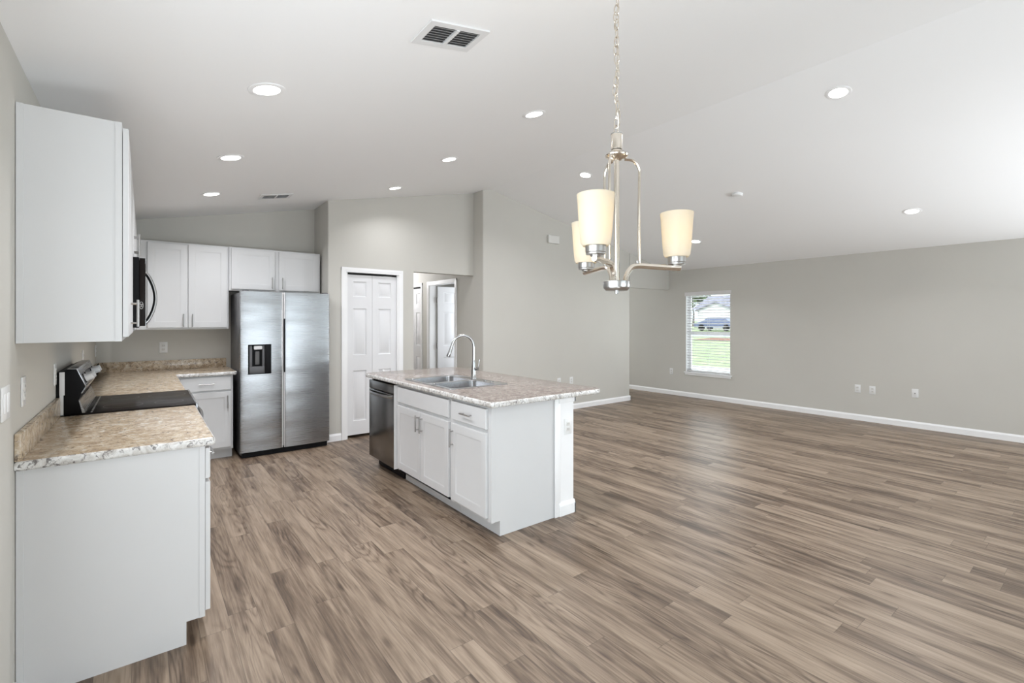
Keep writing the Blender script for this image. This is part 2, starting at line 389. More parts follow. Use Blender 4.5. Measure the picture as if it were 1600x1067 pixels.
# pantry block: alcove side, front with two openings
XA = 1.738
def wall_y(name, segs, y0, y1, m=None):
    mb = MB()
    for (a, b, z0, z1) in segs:
        if z1 is None:
            top = [(b, zc(b)+.01)] + ([(XM, ZM+.01)] if a < XM < b else []) + [(a, zc(a)+.01)]
            mb.prism([(a, z0), (b, z0)]+top, 'y', y0, y1)
        else: mb.box(a, b, y0, y1, z0, z1)
    return struct(mb.build(name, m or M['wall'], smooth=False))
DX0, DX1, DZ = 1.952, 2.636, 2.045; HX0, HX1, HZ = 2.850, 3.80, 2.105
pw = MB()
def roundcorner(mb, r=.02):
    t = bmesh.new()
pts = [(XA, YK), (XA, YP+.018)]+[(XA+.018-.018*math.cos(a), YP+.018-.018*math.sin(a)) for a in [PI/2*k/5 for k in range(1, 6)]]+[(DX0, YP), (DX0, YP+.12), (XA+.12, YP+.12), (XA+.12, YK)]
def sloped_column(mb, pts, z0=0):
    A = [mb.bm.verts.new((x, y, z0)) for x, y in pts]; B = [mb.bm.verts.new((x, y, zc(x)+.01)) for x, y in pts]; n = len(pts)
    mb.bm.faces.new(A); mb.bm.faces.new(B[::-1])
    for i in range(n): mb.bm.faces.new([A[i], B[i], B[(i+1) % n], A[(i+1) % n]])
sloped_column(pw, pts)
for (a, b, z0) in ((DX0, DX1, DZ), (DX1, HX0, 0), (HX0, HX1, HZ)):
    pw.prism([(a, z0), (b, z0), (b, zc(b)+.01), (a, zc(a)+.01)], 'y', YP, YP+.12)
struct(pw.build('wall_pantry', M['wall']))
# closet interior and hall walls
struct(MB().box(HX0-.12, HX0, YP+.12, 9.6, 0, 2.44).build('wall_hall_left', M['wall'], smooth=False))
# centre wall (right of the hall) with rounded corners; faces the camera
XC1 = 7.04
cw = MB()
pts = [(HX1, YP), (HX1, YC+.02)]+[(HX1+.02-.02*math.cos(a), YC+.02-.02*math.sin(a)) for a in [PI/2*k/5 for k in range(1, 6)]]+[(XC1-.015, YC), (XC1, YC+.015), (XC1, YC+.12), (HX1+.12, YC+.12), (HX1+.12, YP)]
n0 = len(cw.bm.verts)
# split at the ridge for the top
A = [cw.bm.verts.new((x, y, 0)) for x, y in pts]; B = [cw.bm.verts.new((x, y, zc(x)+.01)) for x, y in pts]
for i in range(len(pts)):
    j = (i+1) % len(pts)
    if pts[i][1] == YC and pts[j][1] == YC and pts[i][0] < XM < pts[j][0]:
        r_ = cw.bm.verts.new((XM, YC, ZM+.01)); cw.bm.faces.new([A[i], A[j], B[j], r_, B[i]])
    else: cw.bm.faces.new([A[i], A[j], B[j], B[i]])
cw.bm.faces.new(A)
cw.prism([(XC1, 2.065), (XR, 2.065), (XR, zc(XR)+.01), (XC1, zc(XC1)+.01)], 'y', YC, YC+.12)
struct(cw.build('wall_center', M['wall']))
# hall right wall with closet opening and bedroom doorway
hd0, hd1 = 6.36, 7.20; cd0, cd1 = 7.50, 8.72
hw = MB()
for (a, b, z0) in ((YP, hd0, 0), (hd0, hd1, 2.045), (hd1, cd0, 0), (cd0, cd1, 2.045), (cd1, 9.6, 0)):
    hw.box(HX1, HX1+.12, a, b, z0, 2.44)
struct(hw.build('wall_hall_right', M['wall'], smooth=False))
struct(MB().box(HX0-.12, XR+.3, 9.6, 9.72, 0, 2.44).build('wall_far', M['wall'], smooth=False))
struct(MB().box(XC1-.12, XC1, YC+.12, 9.6, 0, 2.44).build('wall_foyer', M['wall'], smooth=False))
# right wall with the window
WY0, WY1, WZ0, WZ1 = 4.335, 5.215, .47, 1.975
rw = MB()
for (a, b, z0, z1) in ((-3.44, -2.3, 0, ZR+.02), (-2.3, -.3, 0, .55), (-2.3, -.3, 2.05, ZR+.02), (-.3, WY0, 0, ZR+.02), (WY0, WY1, 0, WZ0), (WY0, WY1, WZ1, ZR+.02), (WY1, 9.72, 0, ZR+.02)):
    rw.box(XR, XR+.15, a, b, z0, z1)
struct(rw.build('wall_right', M['wall'], smooth=False))
# rear wall behind the camera with the added door and window openings
wall_y('wall_rear', [(XL-.14, .35, 0, None), (.35, 3.65, 2.08, None), (3.65, 4.75, 0, None), (4.75, 7.45, 0, .6), (4.75, 7.45, 2.08, None), (7.45, XR+.14, 0, None)], YREAR-.12, YREAR)

# baseboards
def base_prof(d=.014, h=.088): return [(0, 0), (d, 0), (d, h-.022), (d*.55, h-.008), (d*.35, h), (0, h)]
def bb(name, segs):
    """segs: (axis, fixed, direction sign, a, b)"""
    mb = MB()
    for ax, f, sg, a, b in segs:
        pr_ = [(f+sg*p, z) for p, z in base_prof()]
        mb.prism(pr_, ax, a, b)
    return struct(mb.build(name, M['trim'], smooth=False))
bb('baseboard_right', [('y', XR, -1, -3.3, 9.6)])
bb('baseboard_center', [('x', YC, -1, HX1+.0, XC1+.014), ('y', HX1, -1, YC-.014, hd0-.06), ('y', XC1, 1, YC-.014, 9.6)])
bb('baseboard_pantry', [('x', YP, -1, XA-.010, DX0-.06), ('x', YP, -1, DX1+.06, HX0+.014), ('y', XA, -1, YP-.010, YK)])
bb('baseboard_left', [('y', XL, 1, 1.75, 2.55), ('y', XL, 1, -3.3, -.65)])

# pantry bifold door
def casing(mb, u0, u1, ztop, v, sg, mp, w=.057, t=.016):
    prof = [(0, 0), (0, t*.6), (w*.2, t*.7), (w*.75, t), (w, t*.95), (w, 0)]
    mb.mp = mp
    for (side, e) in ((-1, u0), (1, u1)):
        mb.prism([(e+side*p, v+sg*q) for p, q in prof], 'z', 0, ztop+w)
    mb.box(u0, u1, min(v, v+sg*t*.8), max(v, v+sg*t*.8), ztop, ztop+w)
    mb.box(u0-w, u1+w, min(v, v+sg*t), max(v, v+sg*t), ztop+w*.45, ztop+w)
RAISED = [(.006, .011), (.015, .012), (.036, .002)]
d1 = struct(D.objects.new('door_1', None)); d1.location = (2.294, YP, 0); COL.objects.link(d1)
c = MB(); casing(c, DX0, DX1, DZ, YP, -1, lambda x, y, z: (x, y, z)); c.box(DX0, DX0+.018, YP, YP+.12, 0, DZ); c.box(DX1-.018, DX1, YP, YP+.12, 0, DZ); c.box(DX0, DX1, YP, YP+.12, DZ-.002, DZ+.016)
c.build('casing', M['trim'], d1)
MB().box(DX0+.018, DX1-.018, YP+.03, YP+.06, DZ-.022, DZ-.003).build('track', M['rubber'], d1)
def bifold_leaf(u0, u1, v, sg, mp, parent, z0=.035, z1=2.018, name='leaf'):
    w = u1-u0; st = w*.24
    pans = [(u0+st, u1-st, .20+z0-.03, .83), (u0+st, u1-st, 1.02, 1.60), (u0+st, u1-st, 1.745, 1.935)]
    m = MB(mp); m.slab(u0, u1, z0, z1, v-sg*.030, v, pans, RAISED)
    return m.build(name, M['door'], parent)
mid = (DX0+DX1)/2
idm = lambda u, v, z: (u, v, z)
for (a, b) in ((DX0+.02, mid-.001), (mid+.001, DX1-.02)): l_ = bifold_leaf(a, b, YP+.028, -1, idm, d1)
k = MB(); k.lathe([(.0001, -.03), (.012, -.028), (.015, -.02), (.012, -.012), (.006, -.008), (.006, 0)], (2.43, YP+.028, .81), 20, 'y'); k.build('knob', M['trim'], d1)
MB().box(DX0, DX1, YP+.5, YP+.52, 0, 2.44).build('closet_back', M['rubber'], d1)

# bedroom doorway with open six-panel door, hall side
mh = lambda u, v, z: (v, u, z)     # u = y, v = x
d2 = struct(D.objects.new('door_2', None)); d2.location = (HX1, 6.78, 0); COL.objects.link(d2)
c = MB(); casing(c, hd0, hd1, DZ, HX1, -1, mh)
c.box(hd0, hd0+.018, HX1, HX1+.12, 0, DZ); c.box(hd1-.018, hd1, HX1, HX1+.12, 0, DZ); c.box(hd0, hd1, HX1, HX1+.12, DZ-.002, DZ+.016)
c.build('casing', M['trim'], d2)
six = []
u0, u1 = HX1+.134, HX1+.890
for (a, b) in ((u0+.11, u0+.335), (u1-.335, u1-.11)):
    for (z0, z1) in ((.22, .83), (1.02, 1.60), (1.745, 1.935)): six.append((a, b, z0, z1))
sl = MB(); sl.slab(u0, u1, .012, 2.03, hd1-.02, hd1-.055, six, RAISED); slo = sl.build('slab', M['door'], d2)
for z in (.25, 1.03, 1.80):
    MB().box(HX1+.118, HX1+.128, hd1-.062, hd1-.018, z-.05, z+.05, .002).build('hinge', M['nickel'], d2)
MB().lathe([(.0001, -.055), (.022, -.05), (.027, -.035), (.02, -.018), (.01, -.012), (.012, 0)], (u1-.07, hd1-.055, .95), 20, 'y').build('knob', M['nickel'], d2)
# hall closet bifold
d3 = struct(D.objects.new('door_3', None)); d3.location = (HX1, 8.1, 0); COL.objects.link(d3)
c = MB(); casing(c, cd0, cd1, DZ, HX1, -1, mh); c.box(cd0, cd1, HX1, HX1+.12, DZ-.002, DZ+.016); c.box(cd0, cd0+.018, HX1, HX1+.12, 0, DZ)
c.build('casing', M['trim'], d3)
MB().box(HX1+.03, HX1+.06, cd0+.018, cd1, DZ-.022, DZ-.003).build('track', M['rubber'], d3)
lw = (cd1-cd0-.04)/4
for i in range(4): bifold_leaf(cd0+.02+i*lw+.001, cd0+.02+(i+1)*lw-.001, HX1+.028, -1, mh, d3)
MB().lathe([(.0001, -.03), (.012, -.028), (.015, -.02), (.012, -.012), (.006, -.008), (.006, 0)], (HX1+.028, cd0+.05+lw*1.3, .9), 16, 'x').build('knob', M['nickel'], d3)
MB().box(HX1+.12, HX1+.14, cd0-.2, cd1+.2, 0, 2.44).build('closet_back', M['trim'], d3)

# window_1 in the right wall
w1 = struct(D.objects.new('window_1', None)); w1.location = (XR, (WY0+WY1)/2, WZ0); COL.objects.link(w1)
XG = XR+.105
f = MB()
f.box(XG, XG+.04, WY0, WY0+.045, WZ0, WZ1, .003).box(XG, XG+.04, WY1-.045, WY1, WZ0, WZ1, .003).box(XG, XG+.04, WY0, WY1, WZ0, WZ0+.045, .003).box(XG, XG+.04, WY0, WY1, WZ1-.045, WZ1, .003)
f.box(XG-.005, XG+.03, WY0+.04, WY1-.04, 1.19, 1.235, .003)
f.build('window_frame', M['trim'], w1)
MB().box(XG+.015, XG+.019, WY0+.04, WY1-.04, WZ0+.04, 1.20).box(XG+.022, XG+.026, WY0+.04, WY1-.04, 1.22, WZ1-.04).build('window_pane', M['glass'], w1)
MB().box(XR, XG, WY0-.001, WY0+.006, WZ0, WZ1).box(XR, XG, WY1-.006, WY1+.001, WZ0, WZ1).box(XR, XG, WY0, WY1, WZ1-.006, WZ1+.001).build('jamb_liner', M['trim'], w1)
sl = MB(); sl.box(XR-.028, XG, WY0-.03, WY1+.03, WZ0-.012, WZ0+.008, .004).box(XR-.014, XR, WY0-.012, WY1+.012, WZ0-.05, WZ0-.012, .003)
sl.build('window_sill', M['trim'], w1)
# blinds, hung inside the recess
bl = thing('window_blind', 'white horizontal slat blind lowered with open slats in the window on the right wall', 'blind', (XR+.04, (WY0+WY1)/2, WZ1))
MB().box(XR-.016, XR+.012, WY0-.016, WY1+.016, WZ1-.052, WZ1+.022, .004).box(XR+.012, XR+.07, WY0+.005, WY1-.005, WZ1-.045, WZ1-.005).build('valance', M['slat'], bl)
s_ = MB(); nsl = 28; zt, zb = WZ1-.07, WZ0+.065
for i in range(nsl):
    z = zt-(zt-zb)*i/(nsl-1); q = .045*.5
    p = [(XR+.042+q*math.cos(a)*1.0, z+q*math.sin(a)) for a in (0,)]
    dx = .024*math.cos(math.radians(-15)); dz = .024*math.sin(math.radians(-15))
    s_.prism([(XR+.042-dx, z-dz-.0015), (XR+.042, z+.001), (XR+.042+dx, z+dz-.0015), (XR+.042+dx, z+dz+.0015), (XR+.042, z+.004), (XR+.042-dx, z-dz+.0015)], 'y', WY0+.008, WY1-.008)
s_.build('slats', M['slat'], bl, smooth=False)
MB().box(XR+.018, XR+.066, WY0+.008, WY1-.008, WZ0+.022, WZ0+.042, .003).build('bottom_rail', M['slat'], bl)
for y in (WY0+.12, (WY0+WY1)/2, WY1-.12):
    MB().box(XR+.016, XR+.0175, y-.002, y+.002, WZ0+.04, WZ1-.04).box(XR+.066, XR+.0675, y-.002, y+.002, WZ0+.04, WZ1-.04).build('ladder_cord', M['slat'], bl)

# ------------------------------------------------------------------ cabinets
SHAKER = [(.004, .0015), (.010, .0055), (.012, .0060)]
def pull(parent, mp, u, v, z, vert=True, L_=.135):
    """bar pull centred at (u,z) on front face v (v outward positive)"""
    m = MB(mp); h = L_/2; so = .028
    if vert:
        m.tube([(u, v+so, z-h), (u, v+so, z+h)], .0058, 12)
        for s in (-1, 1): m.tube([(u, v-.001, z+s*h*.72), (u, v+so, z+s*h*.72)], .0045, 10)
    else:
        m.tube([(u-h, v+so, z), (u+h, v+so, z)], .0058, 12)
        for s in (-1, 1): m.tube([(u+s*h*.72, v-.001, z), (u+s*h*.72, v+so, z)], .0045, 10)
    return m.build('handle', M['nickel'], parent)
def cdoor(parent, mp, u0, u1, z0, z1, v, handle=None, rail=.056):
    m = MB(mp); m.slab(u0, u1, z0, z1, v+.002, v+.021, [(u0+rail, u1-rail, z0+rail, z1-rail)], SHAKER)
    o = m.build('door', M['cab'], parent)
    if handle: pull(o, mp, handle[0], v+.021, handle[1], True)
    return o
def cdrawer(parent, mp, u0, u1, z0, z1, v, handle=True, name='drawer'):
    m = MB(mp); m.slab(u0, u1, z0, z1, v+.002, v+.021, [], SHAKER, edge=.004)
    o = m.build(name, M['cab'], parent)
    if handle: pull(o, mp, (u0+u1)/2, v+.021, (z0+z1)/2, False)
    return o
def frame_front(m, u0, u1, z0, z1, v, cuts, st=.04):
    pass
mL = lambda u, v, z: (XL+v, u, z)          # left wall run: u = y, v from wall
mK = lambda u, v, z: (u, YK-v, z)          # kitchen wall run: u = x
IX = 1.820
mI = lambda u, v, z: (IX-v, u, z)          # island front: u = y, v outward (-x)

def base_box(mp, u0, u1, depth, toe=.07, end0=False, end1=False):
    m = MB(mp)
    m.box(u0, u1, .002, depth-toe, 0, .10)
    m.box(u0, u1, .002, depth, .10, .876, .0015, 1)
    return m
def counter_edge_label(): pass

# near base cabinet on the left wall
cy0, cy1 = 2.566, 3.592; BD = .604
cb1 = thing('base_cabinet', 'white base cabinet under the stone counter nearest the camera, left of the range', 'cabinet', (XL+.3, (cy0+cy1)/2, 0), 'base cabinets of the kitchen')
m = MB(mL); m.prism([(.002, 0), (BD-.07, 0), (BD-.07, .10), (BD, .10), (BD, .876), (.002, .876)], 'y', cy0, cy0+.001) if False else None
m = MB(mL)
# side panel outline with toe notch, extruded along the wall
def side_prism(m, u0, u1, depth, toe, ztop=.876, v0=.002):
    pts = [(v0, 0), (depth-toe, 0), (depth-toe, .102), (depth, .102), (depth, ztop), (v0, ztop)]
    t = bmesh.new(); A = [t.verts.new(m.P((u0, a, b))) for a, b in pts]; B = [t.verts.new(m.P((u1, a, b))) for a, b in pts]
    t.faces.new(A); t.faces.new(B[::-1])
    for i in range(6): t.faces.new([A[i], B[i], B[(i+1) % 6], A[(i+1) % 6]])
    m.merge(t)
side_prism(m, cy0, cy1, BD, .07)
m.box(cy0-.003, cy0, BD-.022, BD, .102, .874).box(cy0-.003, cy0, .002, .022, 0, .874)
m.build('cabinet_body', M['cab'], cb1)
hw_ = (cy0+cy1)/2
for (a, b, hu) in ((cy0+.006, hw_-.008, hw_-.05), (hw_+.008, cy1-.012, hw_+.05)):
    cdrawer(cb1, mL, a, b, .725, .862, BD); cdoor(cb1, mL, a, b, .125, .708, BD, (hu, .60))

# base cabinets beyond range: corner cabinet + back run
cb2 = thing('base_cabinet', 'white corner base cabinet hidden behind the range under the stone counter', 'cabinet', (XL+.3, 5.2, 0), 'base cabinets of the kitchen')
m = MB(mL); side_prism(m, 4.372, 6.40, BD, .07); m.build('cabinet_body', M['cab'], cb2)
cdrawer(cb2, mL, 4.40, 4.98, .725, .862, BD); cdoor(cb2, mL, 4.40, 4.98, .125, .708, BD, (4.93, .60))
KD = YK-5.80
cb3 = thing('base_cabinet', 'white base cabinet with one drawer over one door, left of the refrigerator', 'cabinet', (.49, YK-.3, 0), 'base cabinets of the kitchen')
m = MB(mK); side_prism(m, XL+BD+.004, .746, KD, .07); m.build('cabinet_body', M['cab'], cb3)
cdrawer(cb3, mK, .285, .728, .725, .862, KD); cdoor(cb3, mK, .285, .728, .125, .708, KD, (.693, .60))

# wall (upper) cabinets
def upper(label, mp, u0, u1, depth, z0, z1, doors, base, zh=None, hz=None):
    t = thing('wall_cabinet', label, 'cabinet', base, 'white wall cabinets')
    m = MB(mp); m.box(u0, u1, .002, depth, z0, z1, .0015, 1); m.build('cabinet_body', M['cab'], t)
    for (a, b, hu) in doors: cdoor(t, mp, a, b, z0+.018, z1-.018, depth, (hu, hz), rail=.056)
    return t
UZ0, UZ1, UD = 1.356, 2.267, .312
t = upper('tall white wall cabinet nearest the camera on the left wall, hung above the front counter', mL, cy0, cy1, UD, UZ0, UZ1, [(cy0+.012, hw_-.004, hw_-.045), (hw_+.004, cy1-.006, hw_+.045)], (XL+.15, hw_, UZ0), hz=1.48)
MB(mL).box(cy0-.003, cy0, UD-.022, UD, UZ0, UZ1).box(cy0-.003, cy0, .002, .022, UZ0, UZ1).build('end_panel_strip', M['cab'], t)
upper('short white wall cabinet above the microwave on the left wall', mL, 3.596, 4.368, UD, 1.826, UZ1, [(3.608, 3.977, 3.94), (3.985, 4.356, 4.02)], (XL+.15, 3.98, 1.83), hz=1.94)
upper('white wall cabinet on the left wall in the corner beyond the microwave', mL, 4.372, 6.075, UD, UZ0, UZ1, [(4.39, 4.86, 4.82), (4.868, 5.34, 4.91)], (XL+.15, 5.2, UZ0), hz=1.48)
KU = YK-6.09
upper('tall white double door wall cabinet on the back wall, left of the refrigerator', mK, XL+UD+.003, .742, KU, UZ0, UZ1-.002, [(.028, .366, .330), (.372, .728, .408)], (.35, YK-.15, UZ0), hz=1.45)
upper('short white double door wall cabinet directly above the refrigerator', mK, .746, 1.716, KU, 1.782, UZ1, [(.766, 1.206, 1.175), (1.250, 1.696, 1.285)], (1.23, YK-.15, 1.78), hz=1.88)

# ------------------------------------------------------------------ countertops (left)
def edge_profile_counter(pts_fn, z0, z1, r=.012):
    """loops for a slab with rounded edges; pts_fn(inset) -> outline"""
    loops = []
    for k in range(0, 5):
        a = PI/2*k/4; ins = r*(1-math.sin(a)); z = z0+r*(1-math.cos(a)); loops.append([(x, y, z) for x, y in pts_fn(ins)])
    for k in range(0, 5):
        a = PI/2*k/4; ins = r*(1-math.cos(a)); z = z1-r*(1-math.sin(a)); loops.append([(x, y, z) for x, y in pts_fn(ins)])
    return loops
CT0, CT1 = .8765, .9145; FX = .258
def slab_and_edge(m, loops, parent):
    n = len(loops[0]); t = MB(); loft(t, loops[:-1], True, False); t.build('daylit_edge', M['edge'], parent)
    loft(m, loops[-2:], False, True); m.build('slab', M['stone'], parent)
ct1 = thing('countertop', 'speckled tan stone laminate countertop on the near base cabinet, in the left foreground', 'countertop', (XL+.3, 3.07, CT0), 'stone laminate countertops')
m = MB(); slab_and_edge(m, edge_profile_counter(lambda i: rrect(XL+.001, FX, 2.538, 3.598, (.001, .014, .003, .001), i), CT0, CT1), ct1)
m = MB(); m.box(XL+.001, XL+.021, 2.538, 3.598, CT1-.001, CT1+.104, .004, 2); m.build('backsplash', M['stone'], ct1)
ct2 = thing('countertop', 'speckled tan stone laminate countertop turning the back corner between range and refrigerator', 'countertop', (XL+.3, 6.0, CT0), 'stone laminate countertops')
def Lpts(i):
    x0, x1, xe, y0, ym, y1 = XL+.001, FX, .782, 4.364, 5.762, YK-.001
    pts = [(x0+i, y0+i), (x1-i, y0+i), (x1-i, ym-.02+i), (x1-i+.02, ym+i), (xe-.03, ym+i)]
    r = .03-i
    pts += [(xe-.03+r*math.sin(a), ym+.03-r*math.cos(a)) for a in [PI/2*k/5 for k in range(1, 6)]]
    pts += [(xe-i, y1-i), (x0+i, y1-i)]
    return pts
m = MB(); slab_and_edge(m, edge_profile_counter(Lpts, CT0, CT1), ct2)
m = MB(); m.box(XL+.001, XL+.021, 4.364, YK-.001, CT1-.001, CT1+.104, .004, 2).box(XL+.021, .755, YK-.021, YK-.001, CT1-.001, CT1+.104, .004, 2); m.build('backsplash', M['stone'], ct2)

# ------------------------------------------------------------------ range
RY0, RY1 = 3.603, 4.359
rg = thing('kitchen_range', 'stainless and black electric range with glass cooktop and knob backguard on the left wall', 'range', (XL+.32, (RY0+RY1)/2, 0))
MB().box(XL+.03, .235, RY0, RY1, .06, .905, .002, 1).build('body', M['black'], rg)
MB().box(-.30, .262, RY0-.001, RY1+.001, .905, .922, .004, 2).build('cooktop', M['blackglass'], rg)
MB().box(.258, .272, RY0-.001, RY1+.001, .87, .924, .004).build('front_trim', M['steel'], rg); MB().box(-.24, -.232, RY0+.01, RY1-.01, .9215, .9235).build('rear_trim', M['steel'], rg)
MB().box(.235, .262, RY0+.004, RY1-.004, .30, .868, .004).build('oven_door', M['steel'], rg)
MB().box(.2615, .264, RY0+.10, RY1-.10, .42, .72).build('oven_window', M['blackglass'], rg)
h = MB(); h.tube([(.262, RY0+.07, .815), (.30, RY0+.07, .815)], .007).tube([(.262, RY1-.07, .815), (.30, RY1-.07, .815)], .007)
h.tube([(.292+.022*math.sin(PI*i/12), RY0+.04+(RY1-RY0-.08)*i/12, .815) for i in range(13)], .011, 14); h.build('oven_handle', M['nickel'], rg)
MB().box(.235, .260, RY0+.004, RY1-.004, .08, .29, .004).build('storage_drawer', M['steel'], rg)
bgp = [(-.366, .915), (-.366, 1.160), (-.340, 1.172), (-.298, 1.172), (-.262, 1.070), (-.279, 1.035), (-.290, 1.000), (-.274, .922)]
MB().prism(bgp, 'y', RY0, RY1, .0015).build('backguard', M['black'], rg)
MB().box(XL+.001, -.3665, RY0+.01, RY1-.01, .915, 1.155).build('backguard_rear', M['black'], rg)
# steel face plates of the backguard
MB().prism([(-.336, 1.1725), (-.298, 1.1725), (-.2615, 1.071), (-.2575, 1.071), (-.2945, 1.1765), (-.336, 1.1765)], 'y', RY0-.002, RY1+.002, .001).prism([(-.2615, 1.071), (-.2575, 1.071), (-.275, 1.034), (-.279, 1.036)], 'y', RY0-.002, RY1+.002).build('backguard_face', M['steel'], rg)
MB().prism([(-.290, .998), (-.286, .998), (-.262, .924), (-.2745, .924)], 'y', RY0-.001, RY1+.001).build('backguard_foot', M['steel'], rg)
MB().box(-.3675, -.352, RY0-.003, RY0+.012, .92, 1.03).box(-.3685, -.347, RY0-.004, RY0+.012, 1.03, 1.158, .001).build('side_bracket', M['vent'], rg)
nx, nz = math.cos(math.radians(19.5)), math.sin(math.radians(19.5))
def tilt_disc(name, m_, y, zc_, prof, parent):
    # lathe around the backguard-face normal
    cx = -.298+(1.172-zc_)*.353; m = MB(); 
    def mp(a, b, h): # local: a along y, b along slope, h along normal
        return (cx+.004+h*nx-b*nz, y+a, zc_+h*nz+b*nx)
    m.mp = mp; m.lathe(prof, (0, 0, 0), 20, 'z'); return m.build(name, m_, parent)
for y in (RY0+.085, RY0+.205, RY1-.205, RY1-.085):
    kb = tilt_disc('knob', M['vent'], y, 1.112, [(.024, .004), (.0235, .012), (.021, .013), (.0195, .040), (.018, .043), (.0001, .043)], rg)
    tilt_disc('knob_ring', M['black'], y, 1.112, [(.027, 0), (.026, .005), (.0001, .005)], kb)
m = MB(); m.mp = lambda a, b, h: (-.298+(1.172-1.115)*.353+.004+h*nx-b*nz, a, 1.115+h*nz+b*nx)
m.box(RY0+.27, RY1-.27, -.028, .028, 0, .0015); m.build('display', M['blackglass'], rg)
for x, y, r_ in ((-.10, RY0+.20, .095), (-.10, RY1-.20, .075), (.13, RY0+.20, .075), (.13, RY1-.20, .105)):
    MB().lathe([(r_-.0015, .9219), (r_, .9223), (r_+.0015, .9219), (r_, .9217)], (x, y, 0), 40, close=True).build('burner_ring', M['slot'], rg)

# ------------------------------------------------------------------ microwave
mw = thing('microwave_oven', 'black and stainless over-the-range microwave with a bowed handle, below the short wall cabinet', 'microwave', (XL+.2, 3.98, 1.40))
MX = .008
MB().box(XL+.003, -.022, 3.606, 4.356, 1.402, 1.822, .002, 1).build('body', M['black'], mw)
MB().box(-.021, MX, 3.606, 4.20, 1.412, 1.818, .003).build('door', M['blackglass'], mw)
MB().box(MX-.001, MX+.002, 3.606, 4.20, 1.412, 1.45).build('lower_trim', M['steel'], mw); MB().box(MX-.001, MX+.002, 3.606, 4.20, 1.785, 1.818).build('upper_trim', M['steel'], mw)
MB().box(-.021, MX, 4.204, 4.356, 1.412, 1.818, .003).build('control_panel', M['blackglass'], mw)
h = MB(); ya = 4.235
h.tube([(MX+.004+.056*math.sin(PI*i/20)**.8 if 0 < i < 20 else MX, ya, 1.425+.36*i/20) for i in range(21)], 0, 8, flat=(.013, .008)); h.build('handle', M['nickel'], mw)
MB().tube([(MX-.002+.052*math.sin(PI*i/20)**.8 if 0 < i < 20 else MX-.006, ya, 1.437+.336*i/20) for i in range(21)], 0, 8, flat=(.010, .005)).build('handle_insert', M['black'], mw)
# round emblem on the near side of the door
em = MB(); em.tube([(-.012+.0085*math.cos(a), 3.605, 1.535+.021*math.sin(a)) for a in [2*PI*i/24 for i in range(24)]], .0009, 6, closed=True)
for s in (-1, 1):
    em.tube([(-.012+s*.003+.003*math.cos(a)*s, 3.605, 1.535+.008*math.sin(a)) for a in [PI*.1+1.6*PI*i/14 for i in range(15)]], .0008, 6)
em.build('emblem', M['vent'], mw)

# ------------------------------------------------------------------ refrigerator
FXa, FXb, FY, FZ = .795, 1.700, 5.655, 1.757
fr = thing('refrigerator', 'stainless side-by-side refrigerator with black ice and water dispenser, in the back alcove', 'refrigerator', ((FXa+FXb)/2, 6.0, 0))
MB().box(FXa+.004, FXb-.004, FY+.07, 6.385, .03, FZ-.012, .004).build('body', M['fridgeside'], fr)
MB().box(FXa+.02, FXb-.02, FY+.03, 6.3, .005, .075).build('kick_plate', M['black'], fr)
def fdoor(a, b, name, hole=None):
    # gently bowed front: section extruded in z
    n = 16; m = MB()
    def fy(x): t = (x-a)/(b-a); return FY+.010-.010*math.sin(PI*min(max(t, 0), 1))**.6
    xs = [a+(b-a)*(.5-.5*math.cos(PI*i/n)) for i in range(n+1)]
    if not hole:
        pts = [(x, fy(x)) for x in xs]+[(b, FY+.065), (a, FY+.065)]; m.prism(pts, 'z', .062, FZ, .001)
        return m.build(name, M['steel'], fr)
    hx0, hx1, hz0, hz1 = hole
    xs = sorted([x for x in xs if abs(x-hx0) > .01 and abs(x-hx1) > .01]+[hx0, hx1])
    zs = [.062, hz0, hz1, FZ]
    V = lambda x, y, z: m.bm.verts.new((x, y, z))
    for i in range(len(xs)-1):
        for j in range(3):
            xm = (xs[i]+xs[i+1])/2
            if j == 1 and hx0 < xm < hx1: continue
            m.bm.faces.new([V(xs[i], fy(xs[i]), zs[j]), V(xs[i+1], fy(xs[i+1]), zs[j]), V(xs[i+1], fy(xs[i+1]), zs[j+1]), V(xs[i], fy(xs[i]), zs[j+1])])
    for z in (.062, FZ): m.bm.faces.new([V(x, fy(x), z) for x in xs]+[V(b, FY+.065, z), V(a, FY+.065, z)])
    for x in (a, b): m.bm.faces.new([V(x, fy(x), .062), V(x, FY+.065, .062), V(x, FY+.065, FZ), V(x, fy(x), FZ)])
    m.bm.faces.new([V(a, FY+.065, .062), V(b, FY+.065, .062), V(b, FY+.065, FZ), V(a, FY+.065, FZ)])
    return m.build(name, M['steel'], fr)
HB = (.866, 1.088, .880, 1.195)
dl = fdoor(FXa, 1.196, 'freezer_door', HB); dr = fdoor(1.226, FXb, 'fridge_door')
# recessed pocket handles: steel lips of the doors with a dark slot between them
for (a, b, par) in ((1.1965, 1.204, dl), (1.218, 1.2255, dr)):
    MB().box(a, b, FY+.012, FY+.065, .062, FZ, .001).build('grip_edge', M['vent'], par)
MB().box(1.2045, 1.2175, FY+.045, FY+.066, .062, FZ).build('door_gasket', M['vent'], fr)
MB().box(1.2175, 1.2275, FY-.001, FY+.03, .885, 1.47, .002).build('pocket_handle', M['black'], fr)
dp = MB(); fyy = FY
dp.box(HB[0], HB[1], FY+.045, FY+.055, HB[2], HB[3])
dp.box(HB[0], HB[0]+.012, FY-.002, FY+.05, HB[2], HB[3], .002).box(HB[1]-.062, HB[1], FY-.002, FY+.05, HB[2], HB[3], .002).box(HB[0], HB[1], FY-.002, FY+.05, HB[3]-.010, HB[3], .002).box(HB[0], HB[1], FY-.002, FY+.05, HB[2], HB[2]+.008, .002)
dpo = dp.build('dispenser', M['black'], dl)
